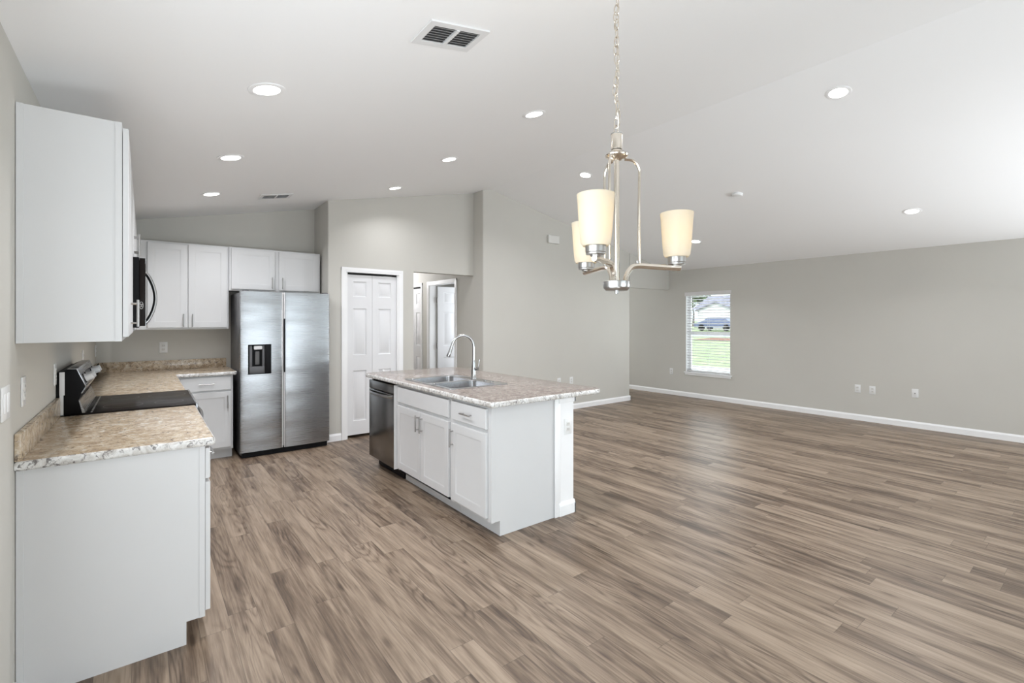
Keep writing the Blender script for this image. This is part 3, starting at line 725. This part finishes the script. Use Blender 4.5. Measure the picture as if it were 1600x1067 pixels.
MB().box(HB[0]+.055, HB[0]+.135, FY+.004, FY+.045, HB[3]-.055, HB[3]-.015, .006).build('dispenser_spout', M['vent'], dpo)
MB().box(HB[0]+.012, HB[0]+.04, FY+.012, FY+.046, HB[2]+.01, HB[3]-.012, .001).box(HB[0]+.012, HB[1]-.062, FY+.006, FY+.046, HB[2]+.008, HB[2]+.08, .002).box(HB[1]-.085, HB[1]-.062, FY+.012, FY+.046, HB[2]+.01, HB[3]-.012, .001).build('dispenser_cavity', M['slotgrey'] if 'slotgrey' in M else M['fridgeside'], dpo)
MB().box(HB[0]+.07, HB[0]+.11, FY+.02, FY+.03, HB[2]+.10, HB[2]+.24, .003).build('dispenser_paddle', M['slot'], dpo)
for x in (FXa+.03, FXb-.06): MB().box(x, x+.05, FY+.02, FY+.12, FZ-.010, FZ+.012, .003).build('hinge_cover', M['fridgeside'], fr)

# ------------------------------------------------------------------ island
IY0, IY1 = 2.580, 4.660; ID = .575
def mIi(u, v, z): return (IX-v, u, z)
def island_box(m, u0, u1, toe=.07, back=ID):
    pts = [(-back, 0), (-toe, 0), (-toe, .102), (0, .102), (0, .876), (-back, .876)]
    t = bmesh.new(); A = [t.verts.new(m.P((u0, a, b))) for a, b in pts]; B = [t.verts.new(m.P((u1, a, b))) for a, b in pts]
    t.faces.new(A); t.faces.new(B[::-1])
    for i in range(6): t.faces.new([A[i], B[i], B[(i+1) % 6], A[(i+1) % 6]])
    m.merge(t)
ic1 = thing('base_cabinet', 'white island cabinet with one drawer over one door, at the near end of the island', 'cabinet', (IX+.28, 2.82, 0), 'white cabinets of the island')
m = MB(mI); island_box(m, IY0, 3.088); m.box(IY0-.004, IY0, -.022, .002, .102, .874); m.build('cabinet_body', M['cab'], ic1)
cdrawer(ic1, mI, 2.618, 3.068, .718, .855, 0); cdoor(ic1, mI, 2.618, 3.068, .125, .690, 0, (3.040, .585))
ic2 = thing('base_cabinet', 'white double door sink cabinet with a false drawer front, in the middle of the island', 'cabinet', (IX+.28, 3.56, 0), 'white cabinets of the island')
m = MB(mI); island_box(m, 3.090, 4.030)
# open box top so the sink bowls hang inside: rebuild as shell
m = MB(mI)
m.box(3.090, 3.108, -ID, 0, .102, .876).box(4.012, 4.030, -ID, 0, .102, .876).box(3.108, 4.012, -ID, -ID+.012, .102, .876).box(3.108, 4.012, -ID+.012, 0, .102, .12)
m.box(3.090, 4.030, -ID, -.07, 0, .102).box(3.108, 4.012, -.02, 0, .102, .876)
m.build('cabinet_body', M['cab'], ic2)
cdrawer(ic2, mI, 3.112, 4.018, .718, .855, 0, False, 'false_drawer_front')
cdoor(ic2, mI, 3.112, 3.561, .125, .690, 0, (3.530, .595)); cdoor(ic2, mI, 3.569, 4.018, .125, .690, 0, (3.600, .595))
# dishwasher
dw = thing('dishwasher', 'dark stainless dishwasher with a curved bar handle at the far end of the island', 'dishwasher', (IX+.28, 4.34, 0))
DWa, DWb = 4.038, 4.636
MB(mI).box(DWa, DWb, -ID+.01, -.006, .11, .868).build('body', M['black'], dw)
MB(mI).box(DWa, DWb, -.005, .040, .112, .775, .004).build('door', M['darksteel'], dw)
MB(mI).box(DWa, DWb, -.005, .040, .779, .862, .004).build('control_panel', M['darksteel'], dw)
MB(mI).box(DWa-.003, DWa, -.004, .042, .110, .864).build('door_side_trim', M['vent'], dw)
h = MB(mI); N_ = 16
h.tube([(DWa+.03+(DWb-DWa-.06)*i/N_, .042+.040*math.sin(PI*i/N_)**.55 if 0 < i < N_ else .038, .752-.002*i/N_) for i in range(N_+1)], 0, 8, flat=(.006, .013)); h.build('handle', M['nickel'], dw)
MB(mI).box(DWa+.002, DWb-.002, -.10, -.06, .004, .108).build('kick_plate', M['black'], dw)
MB(mI).box(DWa, DWb, -.4, -.006, .8685, .8755).build('mounting_strip', M['black'], dw)
tag(MB(mI).box(4.640, 4.658, -ID, -.002, .102, .8755).box(4.640, 4.658, -ID, -.07, 0, .102).build('end_panel', M['cab'], base=(IX+.28, 4.65, 0)), 'white side panel closing the far end of the island beside the dishwasher', 'panel')
# pony wall behind the island cabinets, with cap moulding and base trim
PX0, PX1, PY0, PY1 = 2.400, 2.572, 2.572, 4.66
struct(MB().box(PX0, PX1, PY0, PY1, 0, .876).build('wall_island', M['trim'], smooth=False))
tr = MB()
tr.box(PX1, PX1+.014, PY0-.014, PY1+.014, 0, .075, .002).prism([(PX1, .075), (PX1+.014, .075), (PX1+.006, .10), (PX1, .10)], 'y', PY0-.006, PY1)
tr.box(PX0+.02, PX1+.014, PY0-.014, PY0, 0, .075, .002).prism([(PY0, .075), (PY0-.014, .075), (PY0-.006, .10), (PY0, .10)], 'x', PX0+.02, PX1+.006)
struct(tr.build('baseboard_island', M['trim'], smooth=False))
tm = MB(); tm.box(PX0+.015, PX1+.016, PY0-.012, PY0, .835, .876, .003).box(PX1, PX1+.016, PY0-.012, PY1, .835, .876, .003).box(PX0-.02, PX0+.035, PY0-.006, PY0+.002, .0, .876, .002)
struct(tm.build('trim_1', M['trim']))
# island countertop with a sink cut-out
TX0, TX1, TY0, TY1 = 1.775, 2.860, 2.515, 4.790
SX0, SX1, SY0, SY1 = 1.862, 2.425, 3.175, 4.020
it = thing('countertop', 'speckled stone laminate countertop with clipped corners on top of the white island', 'countertop', (2.3, 3.65, CT0), 'stone laminate countertops')
m = MB(); rr = (.022, .085, .085, .085)
loops = edge_profile_counter(lambda i: rrect(TX0, TX1, TY0, TY1, rr, i), CT0, CT1)
te = MB(); loft(te, loops[:-1], False, False); te.build('daylit_edge', M['edge'], it)
R_ = loft(m, loops[-2:], False, False)
U0 = [m.bm.verts.new(p) for p in loops[0]]
hole = rrect(SX0+.02, SX1-.02, SY0+.02, SY1-.02, (.03,)*4)
H0 = [m.bm.verts.new((x, y, CT0)) for x, y in hole]; H1 = [m.bm.verts.new((x, y, CT1)) for x, y in hole]
for i in range(len(H0)): m.bm.faces.new([H0[i], H0[(i+1) % len(H0)], H1[(i+1) % len(H0)], H1[i]])
for ring, hh in ((R_[-1], H1), (U0, H0)):
    es = []
    for lp in (ring, hh):
        for i in range(len(lp)):
            e = m.bm.edges.get((lp[i], lp[(i+1) % len(lp)])) or m.bm.edges.new((lp[i], lp[(i+1) % len(lp)])); es.append(e)
    bmesh.ops.triangle_fill(m.bm, use_beauty=True, edges=es)
m.build('slab', M['stone2'], it)
# sink
sk = thing('kitchen_sink', 'double bowl stainless steel drop-in sink set into the island countertop', 'sink', ((SX0+SX1)/2, (SY0+SY1)/2, CT1))
m = MB()
out = rrect(SX0, SX1, SY0, SY1, (.03,)*4)
z1 = CT1+.0065; z0 = CT1+.0008
Ro = loft(m, [[(x, y, z0) for x, y in rrect(SX0, SX1, SY0, SY1, (.03,)*4, 0)], [(x, y, z1-.001) for x, y in rrect(SX0, SX1, SY0, SY1, (.03,)*4, .004)], [(x, y, z1) for x, y in rrect(SX0, SX1, SY0, SY1, (.03,)*4, .008)], [(x, y, z1-.002) for x, y in rrect(SX0, SX1, SY0, SY1, (.03,)*4, .014)]], False, False)[-1]
es = []
def ringe(lp):
    for i in range(len(lp)):
        es.append(m.bm.edges.get((lp[i], lp[(i+1) % len(lp)])) or m.bm.edges.new((lp[i], lp[(i+1) % len(lp)])))
ringe(Ro)
ymid = (SY0+SY1)/2; bowls = []
for (a, b) in ((SY0+.032, ymid-.014), (ymid+.014, SY1-.032)):
    X0, X1 = SX0+.032, SX1-.095
    f_ = lambda i: rrect(X0, X1, a, b, (.055,)*4, i)
    lps = [[(x, y, z1-.002) for x, y in f_(0)], [(x, y, z1-.006) for x, y in f_(.004)], [(x, y, z1-.15) for x, y in f_(.012)], [(x, y, z1-.178) for x, y in f_(.022)], [(x, y, z1-.19) for x, y in f_(.045)]]
    rb = loft(m, lps, False, True); ringe(rb[0])
bmesh.ops.triangle_fill(m.bm, use_beauty=True, edges=es)
m.build('basin', M['sinksteel'], sk)
for y in ((SY0+ymid)/2+.01, (SY1+ymid)/2-.01):
    MB().lathe([(.0001, .0), (.03, .0), (.032, .004), (.042, .005), (.045, .001)], (SX0+.24, y, z1-.1895), 28).build('drain', M['chrome'], sk)
for (x, y) in ((SX1-.05, ymid-.14), (SX1-.05, ymid-.235)):
    MB().lathe([(.018, 0), (.018, .003), (.014, .007), (.0001, .008)], (x, y, z1-.0015), 24).build('hole_cover', M['chrome'], sk)
# faucet
FXc, FYc = SX1-.045, 3.655
fc = thing('faucet', 'tall curved pull-down kitchen faucet in brushed steel behind the island sink', 'faucet', (FXc, FYc, z1-.0015))
zf = z1-.0015
MB().lathe([(.027, 0), (.027, .006), (.024, .012), (.0225, .05), (.021, .075), (.0185, .10), (.0165, .13), (.0145, .16), (.0135, .165)], (FXc, FYc, zf), 28).build('body', M['chrome'], fc)
dx, dy = -.93, .37; ln = math.hypot(dx, dy); dx /= ln; dy /= ln
pts = [(FXc, FYc, zf+.16), (FXc, FYc, zf+.22), (FXc, FYc, zf+.28)]
Rr = .098
for i in range(1, 15):
    a = PI*i/14*.93; pts.append((FXc+dx*Rr*(1-math.cos(a)), FYc+dy*Rr*(1-math.cos(a)), zf+.295+Rr*math.sin(a)))
px_, py_, pz_ = pts[-1]; q = Vector(pts[-1])-Vector(pts[-2]); q.normalize()
pts.append(tuple(Vector(pts[-1])+q*.03))
MB().tube(pts, .0125, 16).build('neck', M['chrome'], fc)
e0 = Vector(pts[-1])
MB().tube([tuple(e0-q*.004), tuple(e0+q*.02), tuple(e0+q*.05), tuple(e0+q*.085), tuple(e0+q*.092)], [.0135, .0145, .0165, .0195, .017], 20).build('spray_head', M['chrome'], fc)
hm = MB(); hm.tube([(FXc, FYc, zf+.088), (FXc+.02, FYc-.045, zf+.088)], .0145, 16); hm.tube([(FXc+.018, FYc-.040, zf+.088), (FXc+.022, FYc-.048, zf+.12), (FXc+.030, FYc-.052, zf+.175)], [.008, .0065, .005], 12)
hm.build('lever', M['chrome'], fc)

# ------------------------------------------------------------------ wall plates
def plate(label, mp, u, z, kind='outlet', group='electrical wall plates', w=.072, h=.117):
    """mp maps (u, v outward, z)"""
    c = mp(u, 0, z); t = thing({'outlet': 'wall_outlet', 'switch': 'light_switch', 'jack': 'cable_jack'}[kind], label, {'outlet': 'outlet', 'switch': 'switch', 'jack': 'jack'}[kind], c, group)
    m = MB(mp); m.box(u-w/2, u+w/2, .0005, .006, z-h/2, z+h/2, .002); m.build('cover_plate', M['plate'], t)
    if kind == 'outlet':
        for dz in (-.02, .02):
            r_ = MB(mp).box(u-.016, u+.016, .006, .0085, z+dz-.014, z+dz+.014, .001).build('receptacle', M['chimes'], t)
            for du in (-.006, .006): MB(mp).box(u+du-.001, u+du+.001, .0083, .009, z+dz-.004, z+dz+.006).build('slot', M['slot'], r_)
    elif kind == 'switch':
        n = 2 if w > .1 else 1
        for k in range(n):
            du = (k-(n-1)/2)*.046; m = MB(mp); m.box(u+du-.016, u+du+.016, .006, .0085, z-.033, z+.033, .001); m.build('rocker', M['trim'], t)
    else:
        m = MB(mp); p0 = (u, .006, z); p1 = (u, .014, z); m.tube([p0, p1], .0055, 12); m.build('connector', M['slot'], t)
    return t
mR = lambda u, v, z: (XR-v, u, z); mC = lambda u, v, z: (u, YC-v, z); mPI = lambda u, v, z: (u, PY0-v, z)
plate('double white light switch on the left wall at the left edge, before the cabinets', mL, 2.385, 1.155, 'switch', w=.118)
plate('white wall outlet on the left wall between the light switch and the range', mL, 2.70, 1.160)
plate('white wall outlet on the left wall just before the range backguard', mL, 3.555, 1.152)
plate('white wall outlet on the left wall right behind the range backguard', mL, 5.06, 1.152)
plate('white wall outlet on the left wall in the far kitchen corner', mL, 6.30, 1.145)
plate('white wall outlet on the back kitchen wall above the corner backsplash', mK, .168, 1.158)
plate('white wall outlet on the end post of the island', mPI, 2.512, .655)
plate('white wall outlet low on the right wall, left of the window', mR, 5.53, .457)
plate('white wall outlet low on the right wall, leftmost of the three beside the window', mR, 2.425, .460)
plate('white wall outlet low on the right wall, middle of the three right of the window', mR, 2.248, .457)
plate('white cable jack plate low on the right wall, rightmost of the three', mR, 1.770, .469, 'jack')
plate('white wall outlet low on the centre wall, left one seen over the island', mC, 5.265, .475)
plate('white wall outlet low on the centre wall, right one seen over the island', mC, 5.54, .475)
ch = thing('door_chime', 'small white doorbell chime box high on the centre wall', 'chime', (5.125, YC, 2.734))
MB(mC).box(5.01, 5.24, .0005, .045, 2.672, 2.798, .008, 3).build('cover', M['chimes'], ch)

# ------------------------------------------------------------------ ceiling fixtures
def ceil_map(cx, cy):
    s = SL if cx < XM else -SR; th = math.atan(s); z = zc(cx)
    ct, st = math.cos(th), math.sin(th)
    # local a along slope (x), b along y, h downward normal
    return lambda a, b, h: (cx+a*ct+h*st, cy+b, z+a*st-h*ct)
L1 = 'round recessed ceiling light, '
LT = [(.50, 2.71, 'nearest in the left row above the kitchen counters'), (.50, 3.99, 'second in the left row above the kitchen'), (.50, 5.24, 'farthest in the left row, nearest the back wall vent'),
      (2.33, 2.745, 'nearest in the row above the island'), (2.33, 4.01, 'second in the row above the island'), (2.33, 5.26, 'farthest in the island row, just before the pantry wall'),
      (4.32, 4.11, 'on the right slope left of the chandelier stem'), (4.34, 1.405, 'large, alone at the upper right near the ridge'),
      (6.955, 1.52, 'low on the right slope near the right wall'), (6.92, 4.20, 'beside the right chandelier shade toward the window')]
for (x, y, s) in LT:
    mp = ceil_map(x, y); t = thing('recessed_light', L1+s, 'ceiling light', (x, y, zc(x)), 'recessed ceiling lights')
    MB(mp).lathe([(.062, .001), (.064, .005), (.080, .006), (.088, .003), (.089, .0005)], (0, 0, 0), 40).build('trim_ring', M['trim'], t)
    MB(mp).lathe([(.0001, .0038), (.0635, .0036), (.0635, .001)], (0, 0, 0), 40).build('lens', M['led'], t)
    lamp('downlight', 'AREA', (0, 0, -.012), (0, math.atan(-SL if x < XM else SR), 0), PW['down']*(.5 if (x < 3 and x > 1 and y > 5) else 1.0), (.95, .96, 1.0), t, shape='DISK', size=.12, spread=2.45)
def vent(label, cx, cy, wx, wy):
    mp = ceil_map(cx, cy); t = thing('ceiling_vent', label, 'vent', (cx, cy, zc(cx)), 'ceiling air vents')
    m = MB(mp); f = .034
    m.box(-wx/2, wx/2, -wy/2, -wy/2+f, .0005, .008).box(-wx/2, wx/2, wy/2-f, wy/2, .0005, .008).box(-wx/2, -wx/2+f, -wy/2+f, wy/2-f, .0005, .008).box(wx/2-f, wx/2, -wy/2+f, wy/2-f, .0005, .008).box(-.008, .008, -wy/2+f, wy/2-f, .001, .012)
    m.build('frame', M['vent'], t)
    MB(mp).box(-wx/2+.01, wx/2-.01, -wy/2+.01, wy/2-.01, .0002, .0015).build('gap_shade', M['ventdark'], t)  # flat dark sheet, painted shade for the gaps between the louvres
    n = 7; 
    s = MB(mp)
    for i in range(n):
        b = -wy/2+f+(wy-2*f)*(i+.5)/n; a0, a1 = -wx/2+f-.002, wx/2-f+.002
        s.tube([(a0, b, .008), (a1, b, .008)], 0, 4, flat=(.0085, .0012)) if False else s.prism([(b-.006, .010), (b-.0045, .010), (b+.006, .003), (b+.0045, .003)], 'x', a0, a1)
    s.build('louvres', M['vent'], t)
vent('white rectangular air vent on the ceiling near the top centre of the photo', 1.12, 1.915, .31, .205)
vent('small white air vent on the far kitchen ceiling above the refrigerator', 1.09, 5.46, .31, .205)
mp = ceil_map(5.65, 2.883); t = thing('smoke_detector', 'small white round smoke detector on the right ceiling slope', 'smoke detector', (5.65, 2.883, zc(5.65)))
MB(mp).lathe([(.062, .0005), (.062, .012), (.054, .028), (.03, .034), (.0001, .035)], (0, 0, 0), 36).build('housing', M['plate'], t)
MB(mp).lathe([(.056, .012), (.064, .0135), (.064, .016), (.056, .0175)], (0, 0, 0), 36, close=True).build('vent_ring', M['vent'], t)

# ------------------------------------------------------------------ chandelier
CD = 1.5
w_ = Vector((math.sin(YAW), math.cos(YAW), 0)); r0 = Vector((math.cos(YAW), -math.sin(YAW), 0))
cc = w_*CD+r0*(163.5/FPX*CD); CX, CY = cc.x, cc.y
k_ = CD/FPX
def zpx(py): return CAMZ+(502.3-py)*k_
ZH = zpx(448)
chn = thing('chandelier', 'brushed nickel chandelier with three glowing frosted glass shades hanging from a chain', 'chandelier', (CX, CY, ZH-.02))
cm = M['warmnickel']
MB().lathe([(.0001, -.022), (.006, -.022), (.006, -.012), (.034, -.012), (.040, -.006), (.042, .000), (.042, .016), (.038, .018), (.0001, .019)], (CX, CY, ZH), 40).build('hub', M['nickel'], chn)
ZT = zpx(210)
MB().tube([(CX, CY, ZH+.015), (CX, CY, zpx(240))], .0085, 18).build('stem', cm, chn)
ZB = zpx(243)
MB().lathe([(.0085, -.016), (.020, -.012), (.034, -.004), (.036, .0), (.030, .006), (.018, .010), (.016, .016), (.0085, .018)], (CX, CY, ZB), 36).build('canopy_cup', cm, chn)
MB().lathe([(.017, 0), (.0175, .004), (.0175, .046), (.017, .050), (.014, .052), (.014, .002)], (CX, CY, zpx(234)), 32, close=True).build('loop_cap', cm, chn)
MB().lathe([(.0172, .0), (.0182, .0), (.0182, .003), (.0172, .003)], (CX, CY, zpx(234)+.047), 32, close=True).build('cap_rim', M['nickel'], chn)
Rarm = .209
phi0 = {'A': 242, 'B': 108, 'C': 12}
def shade_part(az, name):
    # angle in the (right, forward) frame
    a = math.radians(az); d = r0*math.cos(a)+w_*math.sin(a); c0 = Vector((CX, CY, 0))
    P = lambda r, z: tuple(c0+d*r+Vector((0, 0, z)))
    zA = ZH+.067                         # arm level
    arm = [P(.030, ZH+.012), P(.032, ZH+.030), P(.040, ZH+.048), P(.055, ZH+.064), P(.078, zA+.001), P(.110, zA), P(.160, zA-.002), P(Rarm+.012, zA-.003)]
    mb = MB()
    # smooth the arm with a Catmull-Rom pass
    V3 = [Vector(p) for p in arm]; sm = []
    for i in range(len(V3)-1):
        p0, p1, p2, p3 = V3[max(i-1, 0)], V3[i], V3[i+1], V3[min(i+2, len(V3)-1)]
        for t in (0, .25, .5, .75):
            sm.append(.5*((2*p1)+(-p0+p2)*t+(2*p0-5*p1+4*p2-p3)*t*t+(-p0+3*p1-3*p2+p3)*t**3))
    sm.append(V3[-1])
    mb.tube([tuple(p) for p in sm], 0, 8, flat=(.007, .0085))
    ar = mb.build('arm', cm, chn)
    # slender curved side rod from arm to top cup
    rod = [P(.078, zA+.003)]
    ztop = zpx(268)
    for i in range(1, 6): rod.append(P(.078-.002*math.sin(PI*i/6), zA+(ztop-zA)*i/6))
    for i in range(0, 9):
        b = PI/2*i/8; rod.append(P(.042+.036*math.cos(b)-.0, ztop+.040*math.sin(b)))
    rod.append(P(.028, ztop+.040))
    MB().tube(rod, 0, 8, flat=(.0045, .0028)).build('side_rod', cm, chn)
    MB().lathe([(.0001, -.006), (.0055, -.004), (.0055, .004), (.0001, .006)], P(.071, zA+.012), 12).build('finial', M['nickel'], chn)
    x, y, _ = P(Rarm, 0)
    MB().lathe([(.014, 0), (.016, .004), (.027, .006), (.027, .010), (.0285, .012), (.0285, .030), (.027, .032), (.0001, .032)], (x, y, zA+.003), 32).build('shade_holder', M['nickel'], ar)
    z0 = zA+.030; H = .144
    prof = [(.026, .004), (.036, .002), (.0415, .010), (.0445, .04), (.0475, .08), (.0500, .12), (.0525, H), (.0500, H+.001), (.0475, .12), (.045, .08), (.042, .04), (.038, .014), (.026, .010)]
    so = MB().lathe(prof, (x, y, z0), 48, close=True).build('shade', M['shade'], ar)
    MB().lathe([(.0001, .0), (.013, .0), (.013, .03), (.0105, .036), (.0001, .037)], (x, y, z0+.002), 20).build('socket', M['trim'], ar)
    bz = z0+.085
    MB().lathe([(.009, -.047), (.010, -.035), (.018, -.012), (.021, .004), (.019, .014), (.011, .021), (.0001, .024)], (x, y, bz), 28).build('bulb', M['bulb'], ar)
    lamp('bulb_light', 'POINT', (x-CX, y-CY, bz-(ZH-.02)), (0, 0, 0), PW['bulb'], (1, .84, .62), chn, shadow_soft_size=.028)
for k, a in phi0.items(): shade_part(a, k)
# chain up to a ceiling canopy, with the cord woven through it
zc0 = zpx(234)+.05; zc1 = zc(CX)-.03
pitch = .0255; nlk = int((zc1-zc0)/pitch); cx_, cy_ = CX, CY
lk0 = None
def link_bm(flip):
    m = MB(); pts = []
    a, b = .0085, .0175
    for i in range(24):
        t = 2*PI*i/24; u = a*math.cos(t)*(1.0 if abs(math.cos(t)) < .9 else 1.0); v = b*math.sin(t)
        pts.append((CX+(u if not flip else 0), CY+(0 if not flip else u), zc0+v))
    m.tube(pts, .0017, 8, closed=True); return m
lks = [link_bm(False).build('chain_link', cm, chn), link_bm(True).build('chain_link', cm, chn)]
lks[0].rotation_euler = (0, 0, 0)
for i in range(nlk+1):
    if i < 2: o = lks[i]
    else: o = lks[i % 2].copy(); COL.objects.link(o); o.parent = chn
    o.location = (.003*math.sin(i*.9), .003*math.cos(i*1.3), .010+i*pitch)
    ang = .35*math.sin(i*1.7)
    # rotate about the stem axis: shift origin accordingly (mesh is relative to the chandelier root, on its axis)
    o.rotation_euler = (0, 0, ang)
MB().tube([(CX+.007*math.sin(i*.55), CY+.007*math.cos(i*.47), zc0-.02+(zc1-zc0+.03)*i/60) for i in range(61)], .0016, 8).build('cord', cm, chn)
mp = ceil_map(CX, CY)
MB(mp).lathe([(.062, .0005), (.062, .006), (.05, .018), (.02, .026), (.012, .036), (.0001, .037)], (0, 0, 0), 36).build('ceiling_canopy', cm, chn)

# ------------------------------------------------------------------ unseen doors and windows around the camera, added for the fill lamps
def simple_window(name, mp, u0, u1, z0, z1, mulls):
    w = struct(D.objects.new(name, None)); w.location = mp((u0+u1)/2, 0, z0); COL.objects.link(w)
    m = MB(mp)
    m.box(u0, u0+.06, .02, .09, z0, z1).box(u1-.06, u1, .02, .09, z0, z1).box(u0, u1, .02, .09, z0, z0+.05).box(u0, u1, .02, .09, z1-.06, z1)
    for u in mulls: m.box(u-.04, u+.04, .02, .09, z0, z1)
    m.build('window_frame', M['trim'], w)
    MB(mp).box(u0+.05, u1-.05, .05, .055, z0+.04, z1-.05).build('window_pane', M['glass'], w)
mB_ = lambda u, v, z: (u, YREAR-.12+v, z); mR2 = lambda u, v, z: (XR+.15-v, u, z)
simple_window('unseen_window_2', mB_, .35, 3.65, 0, 2.08, (2.0,)); simple_window('unseen_window_3', mB_, 4.75, 7.45, .6, 2.08, (6.1,)); mL2 = lambda u, v, z: (XL-.14+v, u, z); simple_window('unseen_window_5', mL2, -.65, 1.75, 0, 2.08, (.55,)); simple_window('unseen_window_4', mR2, -2.3, -.3, .55, 2.05, (-1.3,))

# ------------------------------------------------------------------ outdoors seen through the front window
M['grass'] = mat('lawn', (.27, .32, .17), .9, noise=.25, nscale=.8)
M['concrete'] = mat('concrete_drive', (.55, .54, .52), .8, noise=.05, nscale=1)
M['asphalt'] = mat('grey_road', (.30, .30, .34), .8, noise=.06, nscale=1)
M['siding'] = mat('pale_stucco', (.62, .60, .62), .8, noise=.03)
M['roof'] = mat('grey_shingle_roof', (.20, .19, .24), .85, noise=.15, nscale=3)
M['mulch'] = mat('red_brown_mulch', (.22, .10, .06), .9, noise=.2, nscale=6)
M['leaf'] = mat('tree_leaves', (.10, .14, .06), .8, noise=.3, nscale=8)
M['bark'] = mat('tree_bark', (.12, .09, .07), .8, noise=.2, nscale=8)
M['carpaint'] = mat('blue_grey_car_paint', (.12, .14, .24), .3, noise=.02)
def gz(x): return -.15+max(0, (x-14))*.018
def ground_strip(name, x0, x1, m_, y0=-20, y1=90, dz=0.0):
    mb = MB(); n = 6
    for i in range(n):
        a, b = x0+(x1-x0)*i/n, x0+(x1-x0)*(i+1)/n
        v = [mb.bm.verts.new(p) for p in ((a, y0, gz(a)+dz), (b, y0, gz(b)+dz), (b, y1, gz(b)+dz), (a, y1, gz(a)+dz), (a, y0, gz(a)+dz-.1), (b, y0, gz(b)+dz-.1), (b, y1, gz(b)+dz-.1), (a, y1, gz(a)+dz-.1))]
        for f in ((0, 1, 2, 3), (7, 6, 5, 4), (0, 4, 5, 1), (3, 2, 6, 7)): mb.bm.faces.new([v[q] for q in f])
    return mb.build(name, m_, smooth=False)
struct(ground_strip('ground_drive', 8.6, 15.5, M['concrete'])); struct(ground_strip('ground_lawn', 15.5, 36, M['grass'])); struct(ground_strip('ground_road', 36, 44, M['asphalt'])); struct(ground_strip('ground_far_lawn', 44, 110, M['grass']))
tag(ground_strip('mulch_bed', 30, 33.5, M['mulch'], 15, 19, .02), 'red-brown mulch bed on the front lawn outside the window', 'flower bed')
# house across the street
hs = thing('house', 'pale house with a grey gabled roof across the street, seen through the window', 'house', (58, 30, gz(58)))
g = gz(58)
mb = MB(); mb.box(56, 63, 18, 33.7, g-.1, g+2.4).prism([(28.1, g-.1), (32.5, g-.1), (32.5, g+2.2), (30.3, g+3.04), (28.1, g+2.2)], 'x', 54.2, 57); mb.build('wall', M['siding'], hs)
mb = MB(); mb.prism([(55.4, g+2.35), (63.6, g+2.35), (59.5, g+4.15)], 'y', 17.4, 34.2)
mb.prism([(27.7, g+2.05), (30.3, g+3.06), (32.9, g+2.05), (32.9, g+2.2), (30.3, g+3.2), (27.7, g+2.2)], 'x', 54.0, 59); mb.build('roof', M['roof'], hs)
mb = MB(); mb.box(54.1, 54.2, 28.8, 31.8, g, g+1.9); mb.build('garage_door', M['trim'], hs)
for y in (21, 25): MB().box(55.93, 56, y-.7, y+.7, g+.9, g+2.1).build('window', M['black'], hs)
# parked car
cx0, cy0_ = 47.5, 26.3; g = gz(48)
ca = thing('car', 'dark blue-grey parked car in front of the house across the street', 'car', (cx0, cy0_, g))
mb = MB(); mb.prism([(-2.2, .35), (2.2, .35), (2.25, .8), (1.3, .95), (.7, 1.4), (-1.0, 1.42), (-1.7, .98), (-2.2, .9)], 'x', -.85, .85, .03)
mb.bm.transform(Matrix.Translation((cx0, cy0_, g))); mb.build('car_body', M['carpaint'], ca)
for yy in (-1.35, 1.35):
    for xx in (-.82, .82):
        MB().lathe([(.0001, -.1), (.32, -.1), (.34, 0), (.32, .1), (.0001, .1)], (cx0+xx, cy0_+yy, g+.34), 20, 'x').build('wheel', M['black'], ca)
# trees
def tree(x, y, h, r, label):
    g = gz(x); t = thing('tree', label, 'tree', (x, y, g), 'trees across the street')
    MB().tube([(x, y, g-.1), (x+.1, y, g+h*.3), (x, y+.1, g+h*.55)], [.16, .12, .08], 8).build('trunk', M['bark'], t)
    mb = MB(); rnd = random.Random(int(x*10))
    for i in range(220):
        v = Vector((rnd.gauss(0, 1), rnd.gauss(0, 1), rnd.gauss(0, .7))); v = v.normalized()*r*rnd.random()**.5
        c = Vector((x, y, g+h*.68))+v; s = .22+.2*rnd.random(); n = Vector((rnd.random()-.5, rnd.random()-.5, rnd.random()-.5)).normalized()
        a = n.orthogonal().normalized()*s; b = n.cross(a)
        mb.bm.faces.new([mb.bm.verts.new(c+a), mb.bm.verts.new(c+b), mb.bm.verts.new(c-a), mb.bm.verts.new(c-b)])
    mb.build('crown', M['leaf'], t, smooth=False)
tree(62, 38.0, 6.0, 2.2, 'loose green tree to the left of the house across the street')
tree(50, 33.5, 3.6, 1.1, 'small tree standing before the front of the house across the street')
